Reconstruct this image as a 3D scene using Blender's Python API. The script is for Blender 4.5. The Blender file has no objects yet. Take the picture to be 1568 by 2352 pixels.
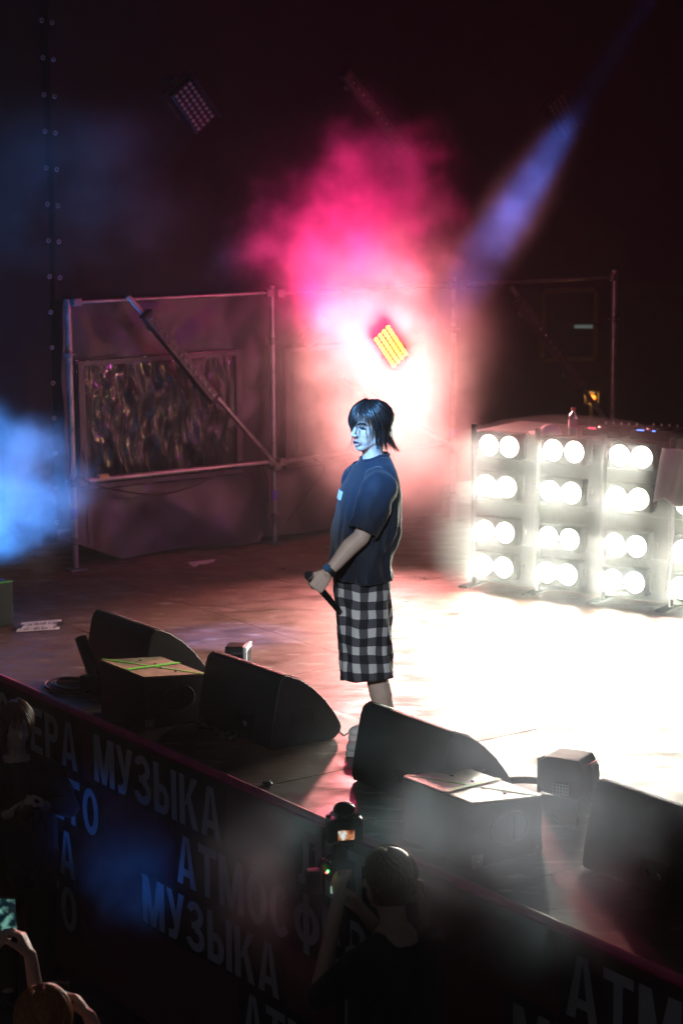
import bpy, bmesh, math, random
from math import sin, cos, pi, radians, sqrt, exp
from mathutils import Vector, Matrix, noise as mnoise

random.seed(7)
SC = bpy.context.scene
COL = SC.collection

# ------------------------------------------------------------------ camera, world, exposure, render settings
CAM_H = 2.94
cam_d = bpy.data.cameras.new('camera')
cam_d.lens = 71.9; cam_d.sensor_width = 36.0; cam_d.sensor_fit = 'AUTO'
cam_d.clip_start = 0.1; cam_d.clip_end = 400
cam = bpy.data.objects.new('camera', cam_d); COL.objects.link(cam)
cam.location = (0, 0, CAM_H)
cam.rotation_euler = (Matrix.Rotation(radians(80.5), 3, 'X') @ Matrix.Rotation(radians(-0.45), 3, 'Z')).to_euler()
cam_d.dof.use_dof = True; cam_d.dof.focus_distance = 10.4; cam_d.dof.aperture_fstop = 2.8
SC.camera = cam

world = bpy.data.worlds.new('World'); SC.world = world; world.use_nodes = True
wn = world.node_tree.nodes; wl = world.node_tree.links
sky = wn.new('ShaderNodeTexSky'); sky.sky_type = 'NISHITA'; sky.sun_disc = False
sky.sun_elevation = radians(-4); sky.sun_rotation = radians(200)
wl.new(sky.outputs[0], wn['Background'].inputs[0]); wn['Background'].inputs[1].default_value = 0.4

SC.view_settings.view_transform = 'Standard'; SC.view_settings.look = 'None'
SC.view_settings.exposure = 0.0; SC.view_settings.gamma = 1.0; SC.view_settings.use_curve_mapping = False
cy = SC.cycles
cy.use_denoising = True
try: cy.denoiser = 'OPENIMAGEDENOISE'
except Exception: pass
cy.max_bounces = 5; cy.diffuse_bounces = 2; cy.glossy_bounces = 3; cy.transmission_bounces = 3
cy.transparent_max_bounces = 12; cy.volume_bounces = 0
cy.sample_clamp_indirect = 4.0
cy.caustics_reflective = False; cy.caustics_refractive = False
cy.use_adaptive_sampling = True; cy.adaptive_threshold = 0.02
cy.volume_max_steps = 128

# ------------------------------------------------------------------ frames
YAW = radians(35)
AV = Vector((cos(YAW), sin(YAW), 0)); BV = Vector((sin(YAW), -cos(YAW), 0))   # upstage, along the stage front
RZ = radians(-55)                                                              # object rotation: local x = along front, y = upstage
def W(b, a, z=0): return AV * a + BV * b + Vector((0, 0, z))
CAMR = cam.rotation_euler.to_matrix()
def ray(px, py):                                   # photograph point (1568 wide) to a direction; used for siting things
    return CAMR @ Vector(((px - 784) / 4700, -(py - 1176) / 4700, -1))
def PZ(px, py, z=0):
    d = ray(px, py); return Vector((0, 0, CAM_H)) + d * ((z - CAM_H) / d.z)
def PY(px, py, Y):
    d = ray(px, py); return Vector((0, 0, CAM_H)) + d * (Y / d.y)
def PB(px, py, b):                                 # point on the plane at stage coordinate b -> (a, z)
    d = ray(px, py); o = Vector((0, 0, CAM_H)); p = o + d * ((b - o.dot(BV)) / d.dot(BV)); return p.dot(AV), p.z
GZ = -1.6                                          # ground in the pit

# ------------------------------------------------------------------ materials
MATS = {}
def new_mat(name):
    m = bpy.data.materials.new(name); m.use_nodes = True
    return m, m.node_tree.nodes, m.node_tree.links, m.node_tree.nodes['Principled BSDF']
def mat(name, col, rough=0.6, metal=0.0, var=0.0, vscale=6.0, bump=0.0, bscale=60.0, spec=0.5, stretch=(1, 1, 1), rvar=0.0, sheen=0):
    if name in MATS: return MATS[name]
    m, n, l, p = new_mat(name)
    p.inputs['Base Color'].default_value = (*col, 1); p.inputs['Roughness'].default_value = rough
    p.inputs['Metallic'].default_value = metal; p.inputs['Specular IOR Level'].default_value = spec
    if sheen: p.inputs['Sheen Weight'].default_value = sheen
    tc = n.new('ShaderNodeTexCoord'); mp = n.new('ShaderNodeMapping'); mp.inputs['Scale'].default_value = stretch
    l.new(tc.outputs['Object'], mp.inputs[0])
    if var:
        t = n.new('ShaderNodeTexNoise'); t.inputs['Scale'].default_value = vscale; t.inputs['Detail'].default_value = 5
        t.inputs['Roughness'].default_value = 0.65
        l.new(mp.outputs[0], t.inputs[0])
        r = n.new('ShaderNodeValToRGB'); r.color_ramp.elements[0].position = .3; r.color_ramp.elements[1].position = .7
        r.color_ramp.elements[0].color = (*[c * (1 - var) for c in col], 1); r.color_ramp.elements[1].color = (*[min(1, c * (1 + var)) for c in col], 1)
        l.new(t.outputs[0], r.inputs[0]); l.new(r.outputs[0], p.inputs['Base Color'])
        if rvar:
            q = n.new('ShaderNodeMapRange'); q.inputs[1].default_value = .3; q.inputs[2].default_value = .7
            q.inputs[3].default_value = max(.05, rough - rvar); q.inputs[4].default_value = min(1, rough + rvar)
            l.new(t.outputs[0], q.inputs[0]); l.new(q.outputs[0], p.inputs['Roughness'])
    if bump:
        t2 = n.new('ShaderNodeTexNoise'); t2.inputs['Scale'].default_value = bscale; t2.inputs['Detail'].default_value = 4
        l.new(mp.outputs[0], t2.inputs[0])
        b = n.new('ShaderNodeBump'); b.inputs['Strength'].default_value = bump; b.inputs['Distance'].default_value = .01
        l.new(t2.outputs[0], b.inputs['Height']); l.new(b.outputs[0], p.inputs['Normal'])
    MATS[name] = m; return m
def glow(name, col, strength):
    if name in MATS: return MATS[name]
    m, n, l, p = new_mat(name)
    p.inputs['Base Color'].default_value = (.02, .02, .02, 1)
    p.inputs['Emission Color'].default_value = (*col, 1); p.inputs['Emission Strength'].default_value = strength
    MATS[name] = m; return m

BLK_PAINT = mat('black speaker paint', (.011, .011, .012), .6, var=.35, vscale=30, bump=.25, bscale=420)
BLK_PLASTIC = mat('black plastic', (.015, .015, .017), .4, var=.2)
BLK_METAL = mat('black metal', (.02, .02, .022), .38, .6)
GRILLE = mat('steel grille', (.03, .03, .032), .4, .8, bump=.5, bscale=300)
STEEL = mat('galvanised tube', (.42, .42, .44), .38, .85, var=.3, vscale=9, rvar=.12)
CLAMP = mat('cast clamp', (.25, .25, .26), .45, .8, var=.3)
GREEN_TAPE = mat('fluorescent green tape', (.13, .75, .04), .5, var=.12, vscale=40)
PAPER = mat('white paper', (.88, .86, .86), .7, var=.05)
INK = mat('paper ink', (.08, .07, .1), .6)
RUBBER = mat('rubber cable', (.012, .012, .012), .33)
CHROME = mat('chrome ring', (.7, .7, .72), .3, 1.0)
LENS = mat('led lens', (.30, .26, .30), .12, 0, spec=.9)
LENS_DK = mat('led lens dark', (.10, .11, .14), .2, 0, spec=.8)
MATTE = mat('matt black paint', (.012, .012, .012), .9, spec=.1)
WHITE_PL = mat('white plastic', (.75, .76, .78), .4)

# stage deck: brown film-faced ply with scuffs and footprints
def floor_material():
    m, n, l, p = new_mat('brown stage ply')
    tc = n.new('ShaderNodeTexCoord'); g = n.new('ShaderNodeNewGeometry')
    def nz(scale, detail, stretch=(1, 1, 1), rot=0):
        mp = n.new('ShaderNodeMapping'); mp.inputs['Scale'].default_value = stretch; mp.inputs['Rotation'].default_value = (0, 0, rot)
        l.new(g.outputs['Position'], mp.inputs[0])
        t = n.new('ShaderNodeTexNoise'); t.inputs['Scale'].default_value = scale; t.inputs['Detail'].default_value = detail
        t.inputs['Roughness'].default_value = .62
        l.new(mp.outputs[0], t.inputs[0]); return t
    base = nz(1.6, 6); rp = n.new('ShaderNodeValToRGB')
    rp.color_ramp.elements[0].position = .32; rp.color_ramp.elements[0].color = (.085, .046, .032, 1)
    rp.color_ramp.elements[1].position = .72; rp.color_ramp.elements[1].color = (.17, .10, .075, 1)
    l.new(base.outputs[0], rp.inputs[0])
    sm = nz(5.0, 5, (1, 2.6, 1), .35); smr = n.new('ShaderNodeValToRGB')      # dusty footprints and smears
    smr.color_ramp.elements[0].position = .56; smr.color_ramp.elements[0].color = (0, 0, 0, 1)
    smr.color_ramp.elements[1].position = .68; smr.color_ramp.elements[1].color = (1, 1, 1, 1)
    l.new(sm.outputs[0], smr.inputs[0])
    mx = n.new('ShaderNodeMix'); mx.data_type = 'RGBA'; mx.inputs[7].default_value = (.34, .28, .24, 1)
    mm = n.new('ShaderNodeMath'); mm.operation = 'MULTIPLY'; mm.inputs[1].default_value = .8; l.new(smr.outputs[0], mm.inputs[0])
    l.new(mm.outputs[0], mx.inputs[0]); l.new(rp.outputs[0], mx.inputs[6]); l.new(mx.outputs[2], p.inputs['Base Color'])
    rr = nz(3.4, 5, (1, 1.8, 1), -.5); q = n.new('ShaderNodeMapRange')
    q.inputs[1].default_value = .3; q.inputs[2].default_value = .72; q.inputs[3].default_value = .27; q.inputs[4].default_value = .68
    l.new(rr.outputs[0], q.inputs[0]); l.new(q.outputs[0], p.inputs['Roughness'])
    # woven anti-slip relief
    mp = n.new('ShaderNodeMapping'); mp.inputs['Rotation'].default_value = (0, 0, RZ); l.new(g.outputs['Position'], mp.inputs[0])
    ck = n.new('ShaderNodeTexChecker'); ck.inputs['Scale'].default_value = 160; l.new(mp.outputs[0], ck.inputs[0])
    b = n.new('ShaderNodeBump'); b.inputs['Strength'].default_value = .10; b.inputs['Distance'].default_value = .002
    l.new(ck.outputs[1], b.inputs['Height'])
    b2 = n.new('ShaderNodeBump'); b2.inputs['Strength'].default_value = .15; b2.inputs['Distance'].default_value = .01
    fine = nz(30, 4); l.new(fine.outputs[0], b2.inputs['Height']); l.new(b.outputs[0], b2.inputs['Normal'])
    l.new(b2.outputs[0], p.inputs['Normal'])
    return m
FLOOR = floor_material()

# ------------------------------------------------------------------ mesh builder
class MB:
    def __init__(s): s.v = []; s.f = []; s.uv = None
    def add(s, vs, fs):
        o = len(s.v); s.v += [Vector(v) for v in vs]; s.f += [tuple(i + o for i in f) for f in fs]; return s
    def box(s, c, d, R=None):
        c = Vector(c); vs = []
        for x in (-.5, .5):
            for y in (-.5, .5):
                for z in (-.5, .5):
                    q = Vector((x * d[0], y * d[1], z * d[2]))
                    if R is not None: q = R @ q
                    vs.append(c + q)
        return s.add(vs, [(0, 1, 3, 2), (4, 6, 7, 5), (0, 4, 5, 1), (2, 3, 7, 6), (0, 2, 6, 4), (1, 5, 7, 3)])
    def cyl(s, p0, p1, r0, r1=None, n=16, caps=True):
        p0 = Vector(p0); p1 = Vector(p1); r1 = r0 if r1 is None else r1
        ax = (p1 - p0).normalized(); u = ax.orthogonal().normalized(); w = ax.cross(u)
        vs = []
        for p, r in ((p0, r0), (p1, r1)):
            for i in range(n):
                t = 2 * pi * i / n; vs.append(p + (u * cos(t) + w * sin(t)) * r)
        fs = [(i, (i + 1) % n, n + (i + 1) % n, n + i) for i in range(n)]
        if caps: fs += [tuple(range(n - 1, -1, -1)), tuple(range(n, 2 * n))]
        return s.add(vs, fs)
    def tube(s, pts, r, n=8, closed=False):
        pts = [Vector(p) for p in pts]; N = len(pts); vs = []; u = None
        for i, p in enumerate(pts):
            a = pts[max(0, i - 1)]; b = pts[min(N - 1, i + 1)]; t = (b - a)
            t = t.normalized() if t.length > 1e-9 else Vector((0, 0, 1))
            if u is None: u = t.orthogonal().normalized()
            u = (u - t * u.dot(t)); u = u.normalized() if u.length > 1e-6 else t.orthogonal().normalized()
            w = t.cross(u); rr = r[i] if isinstance(r, (list, tuple)) else r
            for k in range(n):
                q = 2 * pi * k / n; vs.append(p + (u * cos(q) + w * sin(q)) * rr)
        fs = []
        for i in range(N - 1):
            for k in range(n):
                fs.append((i * n + k, i * n + (k + 1) % n, (i + 1) * n + (k + 1) % n, (i + 1) * n + k))
        fs += [tuple(range(n - 1, -1, -1)), tuple((N - 1) * n + k for k in range(n))]
        return s.add(vs, fs)
    def ell(s, c, r, R=None, nu=20, nv=12):
        c = Vector(c); r = (r, r, r) if not isinstance(r, (tuple, list)) else r; vs = []
        def q(v):
            v = Vector((v[0] * r[0], v[1] * r[1], v[2] * r[2])); return c + (R @ v if R is not None else v)
        vs.append(q((0, 0, 1)))
        for j in range(1, nv):
            t = pi * j / nv
            for i in range(nu):
                p = 2 * pi * i / nu; vs.append(q((sin(t) * cos(p), sin(t) * sin(p), cos(t))))
        vs.append(q((0, 0, -1))); fs = []
        for i in range(nu): fs.append((0, 1 + i, 1 + (i + 1) % nu))
        for j in range(nv - 2):
            for i in range(nu):
                a = 1 + j * nu; fs.append((a + i, a + nu + i, a + nu + (i + 1) % nu, a + (i + 1) % nu))
        l = len(vs) - 1; a = 1 + (nv - 2) * nu
        for i in range(nu): fs.append((a + i, l, a + (i + 1) % nu))
        return s.add(vs, fs)
    def chain(s, pts, rads, n=12):                  # tapered limb: closed cones with balls at the joints
        for i in range(len(pts) - 1):
            s.cyl(pts[i], pts[i + 1], rads[i], rads[i + 1], n)
        for p, r in zip(pts, rads): s.ell(p, r, nu=n, nv=8)
        return s
    def prism(s, prof, x0, x1):                      # profile in (y, z), extruded along x
        n = len(prof)
        vs = [(x0, y, z) for y, z in prof] + [(x1, y, z) for y, z in prof]
        fs = [(i, (i + 1) % n, n + (i + 1) % n, n + i) for i in range(n)] + [tuple(range(n - 1, -1, -1)), tuple(range(n, 2 * n))]
        return s.add(vs, fs)
    def lathe(s, prof, n=20, M=None):                # profile (r, z)
        vs = []
        for r, z in prof:
            for k in range(n):
                q = 2 * pi * k / n; v = Vector((r * cos(q), r * sin(q), z)); vs.append(M @ v if M is not None else v)
        fs = []
        for i in range(len(prof) - 1):
            for k in range(n): fs.append((i * n + k, i * n + (k + 1) % n, (i + 1) * n + (k + 1) % n, (i + 1) * n + k))
        return s.add(vs, fs)
    def grid(s, fn, nu, nv, uvfn=None):
        vs = [fn(i / nu, j / nv) for j in range(nv + 1) for i in range(nu + 1)]
        fs = [(j * (nu + 1) + i, j * (nu + 1) + i + 1, (j + 1) * (nu + 1) + i + 1, (j + 1) * (nu + 1) + i) for j in range(nv) for i in range(nu)]
        if uvfn:
            if s.uv is None: s.uv = []
            s.uv += [uvfn(i / nu, j / nv) for j in range(nv + 1) for i in range(nu + 1)]
        return s.add(vs, fs)
    def torus(s, c, R_, r, ax=(0, 0, 1), n=20, k=8):
        ax = Vector(ax).normalized(); u = ax.orthogonal().normalized(); w = ax.cross(u); c = Vector(c); vs = []
        for i in range(n):
            t = 2 * pi * i / n; d = u * cos(t) + w * sin(t)
            for j in range(k):
                q = 2 * pi * j / k; vs.append(c + d * (R_ + r * cos(q)) + ax * (r * sin(q)))
        fs = [(i * k + j, ((i + 1) % n) * k + j, ((i + 1) % n) * k + (j + 1) % k, i * k + (j + 1) % k) for i in range(n) for j in range(k)]
        return s.add(vs, fs)
    def tf(s, M): s.v = [M @ v for v in s.v]; return s
    def mesh(s, name, smooth=True, angle=35, weld=False):
        me = bpy.data.meshes.new(name); me.from_pydata([tuple(v) for v in s.v], [], s.f); me.update()
        bm = bmesh.new(); bm.from_mesh(me)
        if weld: bmesh.ops.remove_doubles(bm, verts=bm.verts, dist=1e-5)
        bmesh.ops.recalc_face_normals(bm, faces=bm.faces); bm.to_mesh(me); bm.free()
        if s.uv:
            lay = me.uv_layers.new(name='UVMap')
            for lp in me.loops: lay.data[lp.index].uv = s.uv[lp.vertex_index]
        if smooth:
            me.polygons.foreach_set('use_smooth', [True] * len(me.polygons))
            try: me.set_sharp_from_angle(angle=radians(angle))
            except Exception: pass
        return me

def tag(o, label=None, cat=None, group=None, kind=None):
    if label: o['label'] = label
    if cat: o['category'] = cat
    if group: o['group'] = group
    if kind: o['kind'] = kind
    return o
def obj(name, mesh, m=None, parent=None, loc=None, rz=None, bevel=0, smooth=True, angle=35):
    if isinstance(mesh, MB): mesh = mesh.mesh(name, smooth, angle)
    o = bpy.data.objects.new(name, mesh); COL.objects.link(o)
    if m is not None:
        for k in (m if isinstance(m, (list, tuple)) else [m]): mesh.materials.append(k)
    if parent is not None: o.parent = parent
    if loc is not None: o.location = loc
    if rz is not None: o.rotation_euler = (0, 0, rz)
    if bevel:
        b = o.modifiers.new('bevel', 'BEVEL'); b.width = bevel; b.segments = 2; b.limit_method = 'ANGLE'; b.angle_limit = radians(40)
        o.modifiers.new('wn', 'WEIGHTED_NORMAL')
    return o
def thing(name, label, cat, loc=(0, 0, 0), rz=0, group=None, rot=None):
    e = bpy.data.objects.new(name, None); COL.objects.link(e); e.empty_display_size = .1
    e.location = loc; e.rotation_euler = rot if rot is not None else (0, 0, rz)
    return tag(e, label, cat, group)
def copy_tree(o, parent=None):
    c = o.copy(); COL.objects.link(c)
    if parent is not None: c.parent = parent
    for ch in list(o.children): copy_tree(ch, c)
    return c
def remesh(mb, name, voxel, smooth=3, factor=.5):
    me = mb.mesh(name + '_raw', False)
    t = bpy.data.objects.new('tmp', me); COL.objects.link(t)
    r = t.modifiers.new('r', 'REMESH'); r.mode = 'VOXEL'; r.voxel_size = voxel; r.use_smooth_shade = True
    if smooth:
        sm = t.modifiers.new('s', 'SMOOTH'); sm.iterations = smooth; sm.factor = factor
    dg = bpy.context.evaluated_depsgraph_get()
    out = bpy.data.meshes.new_from_object(t.evaluated_get(dg)); out.name = name
    bpy.data.objects.remove(t); bpy.data.meshes.remove(me)
    out.polygons.foreach_set('use_smooth', [True] * len(out.polygons))
    return out
def nz3(x, y, z=0): return mnoise.noise(Vector((x, y, z)))

def spot(name, loc, target, power, col, angle, blend=.5, radius=.05, parent=None):
    d = bpy.data.lights.new(name, 'SPOT'); d.energy = power; d.color = col
    d.spot_size = radians(angle); d.spot_blend = blend; d.shadow_soft_size = radius
    o = bpy.data.objects.new(name, d); COL.objects.link(o); o.location = loc
    o.rotation_euler = (Vector(target) - Vector(loc)).to_track_quat('-Z', 'Y').to_euler()
    return o

# ------------------------------------------------------------------ SETTING: ground, deck, side wall
g = MB(); g.add([(-150, -60, GZ), (150, -60, GZ), (150, 240, GZ), (-150, 240, GZ)], [(0, 1, 2, 3)])
tag(obj('ground', g, mat('asphalt', (.045, .045, .048), .85, var=.3, vscale=4, bump=.4, bscale=90)), kind='structure')

FRONT = 5.10                                       # stage front line (upstage coordinate)
WALL_B = -13.60
deck = thing('stage_deck', None, None); tag(deck, kind='structure')
core = MB().box((-4.0, 10.6, -.075), (22.0, 10.98, .12)); core.tf(Matrix.Rotation(RZ, 4, 'Z'))
obj('deck_core', core, mat('deck core', (.02, .017, .015), .8), deck)
aL = [FRONT + .965 * i for i in range(9)]
panel_cache = {}
for i in range(8):
    b = -15.12
    while b < -3.5:
        key = 0
        if key not in panel_cache:
            m_ = MB().box((0, 0, 0), (1.767, .962, .018)); panel_cache[key] = m_.mesh('floor_panel'); panel_cache[key].materials.append(FLOOR)
        o = bpy.data.objects.new('floor_panel', panel_cache[key]); COL.objects.link(o); o.parent = deck
        o.location = W(b + .885, aL[i] + .4825, -.009 + random.uniform(-.0012, .0006)); o.rotation_euler = (random.uniform(-.0012, .0012), random.uniform(-.0008, .0008), RZ)
        if i == 0: pass
        b += 1.77

# ------------------------------------------------------------------ stage skirt banner with words
SKIRT = mat('magenta printed vinyl', (.13, .018, .05), .55, var=.18, vscale=3, bump=.12, bscale=14)
WORDBOX = mat('navy printed vinyl', (.014, .016, .026), .55, var=.2, vscale=5)
LETTER = mat('grey printed letters', (.46, .52, .60), .6, var=.1, vscale=8)
banner = thing('stage_skirt_banner', 'dark magenta printed banner along the stage front with grey Cyrillic words', 'banner', (0, 0, 0), RZ)
def skirt_y(b, z): return FRONT - .012 - .012 * nz3(b * .9, z * .6, 3) - .006 * nz3(b * 3, z * 2, 8)
sk = MB(); sk.grid(lambda u, v: (-15 + 12 * u, skirt_y(-15 + 12 * u, -.02 - 1.55 * v), -.02 - 1.55 * v), 120, 16)
obj('banner_sheet', sk, SKIRT, banner)
lip = MB(); lip.tube([(-15 + 12 * i / 60, FRONT - .02, .0 + .004 * nz3(i * .3, 1)) for i in range(61)], .022, 8)
obj('banner_hem', lip, mat('magenta lit hem', (.70, .06, .26), .45, var=.2, vscale=6), banner)  # pink stage light along the edge is put into this colour
GLY = {}
def _rect(x0, y0, x1, y1): return [(x0, y0), (x1, y0), (x1, y1), (x0, y1)]
def _arc(cx, cy_, rx, ry, t0, t1, tx, ty, n=18):
    out = []
    for k in range(n):
        a0 = radians(t0 + (t1 - t0) * k / n); a1 = radians(t0 + (t1 - t0) * (k + 1) / n)
        out.append([(cx + rx * cos(a0), cy_ + ry * sin(a0)), (cx + rx * cos(a1), cy_ + ry * sin(a1)), (cx + (rx - tx) * cos(a1), cy_ + (ry - ty) * sin(a1)), (cx + (rx - tx) * cos(a0), cy_ + (ry - ty) * sin(a0))])
    return out
def strokes(ch):
    S = .29; H = .165
    bowl = lambda x0, y0, x1, y1, sx=S: [[_rect(x0, y1 - H, (x0 + x1) / 2, y1)], [_rect(x0, y0, (x0 + x1) / 2, y0 + H)], _arc((x0 + x1) / 2, (y0 + y1) / 2, (x1 - x0) / 2, (y1 - y0) / 2, -90, 90, sx, H, 16)]
    D = {'М': [[_rect(0, 0, .235, 1)], [_rect(.765, 0, 1, 1)], [[(.03, 1), (.30, 1), (.60, 0), (.40, 0)]], [[(.97, 1), (.70, 1), (.40, 0), (.60, 0)]]],
         'У': [[[(.69, 1), (1, 1), (.66, .22), (.40, .22)]], [[(0, 1), (.31, 1), (.66, .36), (.46, .24)]], [[(.66, .22), (.56, .04), (.42, 0), (.10, 0), (.10, .17), (.30, .17), (.40, .24)]]],
         'З': [_arc(.46, .735, .48, .265, 165, -90, S, H * .95), _arc(.46, .275, .54, .275, 90, -165, S, H), [_rect(.26, .44, .5, .58)]],
         'Ы': [[_rect(0, 0, .23, 1)], *bowl(.1, 0, .68, .60, .22), [_rect(.77, 0, 1, 1)]],
         'К': [[_rect(0, 0, S, 1)], [[(.66, 1), (.99, 1), (.50, .50), (.24, .36)]], [[(.36, .62), (.58, .72), (1.0, 0), (.67, 0)]]],
         'А': [[[(.34, 1), (.52, 1), (.29, 0), (0, 0)]], [[(.48, 1), (.66, 1), (1, 0), (.71, 0)]], [_rect(.22, .19, .78, .34)]],
         'Т': [[_rect(0, .835, 1, 1)], [_rect(.35, 0, .65, .84)]],
         'О': [_arc(.5, .5, .5, .5, 0, 360, S, H, 36)], 'С': [_arc(.5, .5, .5, .5, 42, 318, S, H, 30)],
         'Ф': [_arc(.5, .5, .5, .37, 0, 360, .25, .14, 36), [_rect(.385, -.06, .615, 1.06)]],
         'Е': [[_rect(0, 0, S + .04, 1)], [_rect(.2, .835, 1, 1)], [_rect(.2, .42, .92, .58)], [_rect(.2, 0, 1, .165)]],
         'Р': [[_rect(0, 0, S + .02, 1)], *bowl(.15, .40, 1, 1)],
         'Л': [[_rect(.72, 0, 1, 1)], [_rect(.22, .835, .8, 1)], [[(.22, 1), (.48, 1), (.44, .25), (.34, .05), (.16, 0), (0, 0), (0, .16), (.12, .17), (.18, .30)]]]}
    return D[ch]
def glyph(ch):
    if ch not in GLY:
        mb = MB()
        for k, st_ in enumerate(strokes(ch)):
            for q in st_: mb.add([(x, -.0004 * k, z) for x, z in q], [tuple(range(len(q)))])
        me = mb.mesh('letter', False); me.materials.append(LETTER); GLY[ch] = me
    return GLY[ch]
ADV = {'М': 1.25, 'Ф': 1.18, 'Ы': 1.28, 'О': 1.0, 'С': .96, 'З': .92, 'Е': .84, 'Р': .9, 'Л': 1.02, 'У': .98, 'К': 1.0, 'А': 1.02, 'Т': .92}
def word(txt, b0, row, left=True, lw=.1835):
    tot = sum(ADV[c] for c in txt) * lw + .026 * (len(txt) - 1)
    x = b0 if left else b0 - tot
    zt = -.08 - .325 * row
    yb = lambda b, z: skirt_y(b, z)
    bx = MB(); X0, X1 = x - .045, x + tot + .045; Z0, Z1 = zt + .035, zt - .292
    bx.grid(lambda u, v: (X0 + (X1 - X0) * u, yb(X0 + (X1 - X0) * u, Z0 + (Z1 - Z0) * v) - .004, Z0 + (Z1 - Z0) * v), max(4, int(tot / .1)), 3)
    wp = obj('word_panel', bx, WORDBOX, banner)
    for c in txt:
        w = ADV[c] * lw
        if x + w > -12.2 and x < -4.6:
            o = bpy.data.objects.new('letter', glyph(c)); COL.objects.link(o); o.parent = wp
            yy = min(yb(x, zt), yb(x + w, zt), yb(x, zt - .265), yb(x + w, zt - .265))
            o.location = (x, yy - .009, zt - .265); o.scale = (w, 1, .265)
        x += w + .026
    return x
word('АТМОСФЕРА', -9.82, 0, False); word('МУЗЫКА', -9.63, 0); word('ЛЕТО', -7.62, 0); word('АТМОСФЕРА', -5.74, 0)
word('ЛЕТО', -9.59, 1, False); word('АТМОСФЕРА', -8.75, 1); word('МУЗЫКА', -6.06, 1)
word('МУЗЫКА', -9.88, 2, False); word('МУЗЫКА', -9.12, 2); word('ЛЕТО', -7.3, 2)
word('ЛЕТО', -9.88, 3, False); word('АТМОСФЕРА', -8.14, 3)

# ------------------------------------------------------------------ side wall: black tarps, clear pvc window sheet, scaffold
TARP = mat('black tarpaulin', (.006, .005, .006), .6, var=.25, vscale=2.5, bump=.25, bscale=5, spec=.2)
def tarp_sheet(name, label, x0, x1, zfun0, z1, amp, seed, m, nu=60, nv=50, y0=0.0):
    o = thing(name, label, 'tarpaulin', W(0, 0, 0), RZ)
    mb = MB()
    def fn(u, v):
        a = x0 + (x1 - x0) * u; zb = zfun0(a); z = zb + (z1 - zb) * v
        f = amp * (nz3(a * .8, z * .5, seed) + .5 * nz3(a * 2.1 + z * .4, z * .9, seed + 5) + .25 * nz3(a * 5 + z, z * 2, seed + 9))
        return (WALL_B - .06 + y0 - f, a, z)
    mb.grid(fn, nu, nv); obj('sheet', mb, m, o)
    return o
up = tarp_sheet('black_tarpaulin', 'tall black tarpaulin hung above the scaffold side wall', 6.99, 17.0, lambda a: 2.0 - .018 * (a - 7) + .012 * sin(a * 3.1), 7.0, .07, 1, TARP, 110, 60)
lf = tarp_sheet('black_tarpaulin', 'black tarpaulin wing on the far left beside the blue light', 3.5, 6.95, lambda a: .02 + max(0, (a - 6.35)) * .32, 7.0, .05, 21, TARP, 50, 60, -.0)
RING = MB().torus((0, 0, 0), .013, .005, (1, 0, 0), 14, 6).mesh('eyelet'); RING.materials.append(mat('dull eyelet', (.3, .3, .32), .4, .8))
for k in range(17):
    for s_, par in ((-1, lf), (1, up)):
        z = 4.28 - .262 * k + (.0 if s_ < 0 else -.012)
        if z < .25 or (s_ > 0 and z < 2.05): continue
        o = bpy.data.objects.new('eyelet', RING); COL.objects.link(o); o.parent = par
        o.location = (WALL_B - .06 + .045 + .02, 6.965 + s_ * .042, z)
# clear / grey pvc sheet behind the scaffold frame (a 6.98 .. 10.5)
PVC = mat('grey translucent pvc', (.055, .050, .070), .42, var=.25, vscale=3, bump=.35, bscale=7)
pv = thing('pvc_window_wall', 'creased grey plastic sheet wall with a clear crinkled window behind the scaffold', 'plastic sheet', (0, 0, 0), RZ)
def pvc_z0(a):
    t = (a - 7.03)
    return max(.015, .19 - .42 * t) if t < .42 else .015 + .02 * max(0, sin((a - 7.45) * 3)) if a < 8.7 else .05
def pvc(u, v):
    a = 7.02 + 3.5 * u; zb = pvc_z0(a); z = zb + (2.0 - zb) * v
    fold = .06 * nz3(a * 1.5 + z * .9, z * 1.4 - a * .5, 4) + .035 * nz3(a * 4 - z * 2, z * 3, 11) + .02 * (1 - 2 * abs(nz3(a * 2.2 + z * 1.8, z * 1.2 - a, 17)))
    low = max(0, 1 - z / .6)
    fold += low * (.13 * (1 - low) + .10 * sin(3.0 * (a + z * 1.3)) * .5 + .06)
    return (WALL_B - .02 + fold, a, z)
# window opening a 7.14..8.55, z .62..1.55 and a second one a 8.95..10.3
WINS = [(7.14, 8.52, .60, 1.53), (8.98, 10.35, .60, 1.53)]
nu_, nv_ = 150, 84
mb = MB(); mb.grid(pvc, nu_, nv_)
keep = []
for f in mb.f:
    c = sum((mb.v[i] for i in f), Vector()) / 4
    if any(w[0] < c.y < w[1] and w[2] < c.z < w[3] for w in WINS): continue
    keep.append(f)
mb.f = keep
obj('pvc_sheet', mb, PVC, pv)
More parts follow.
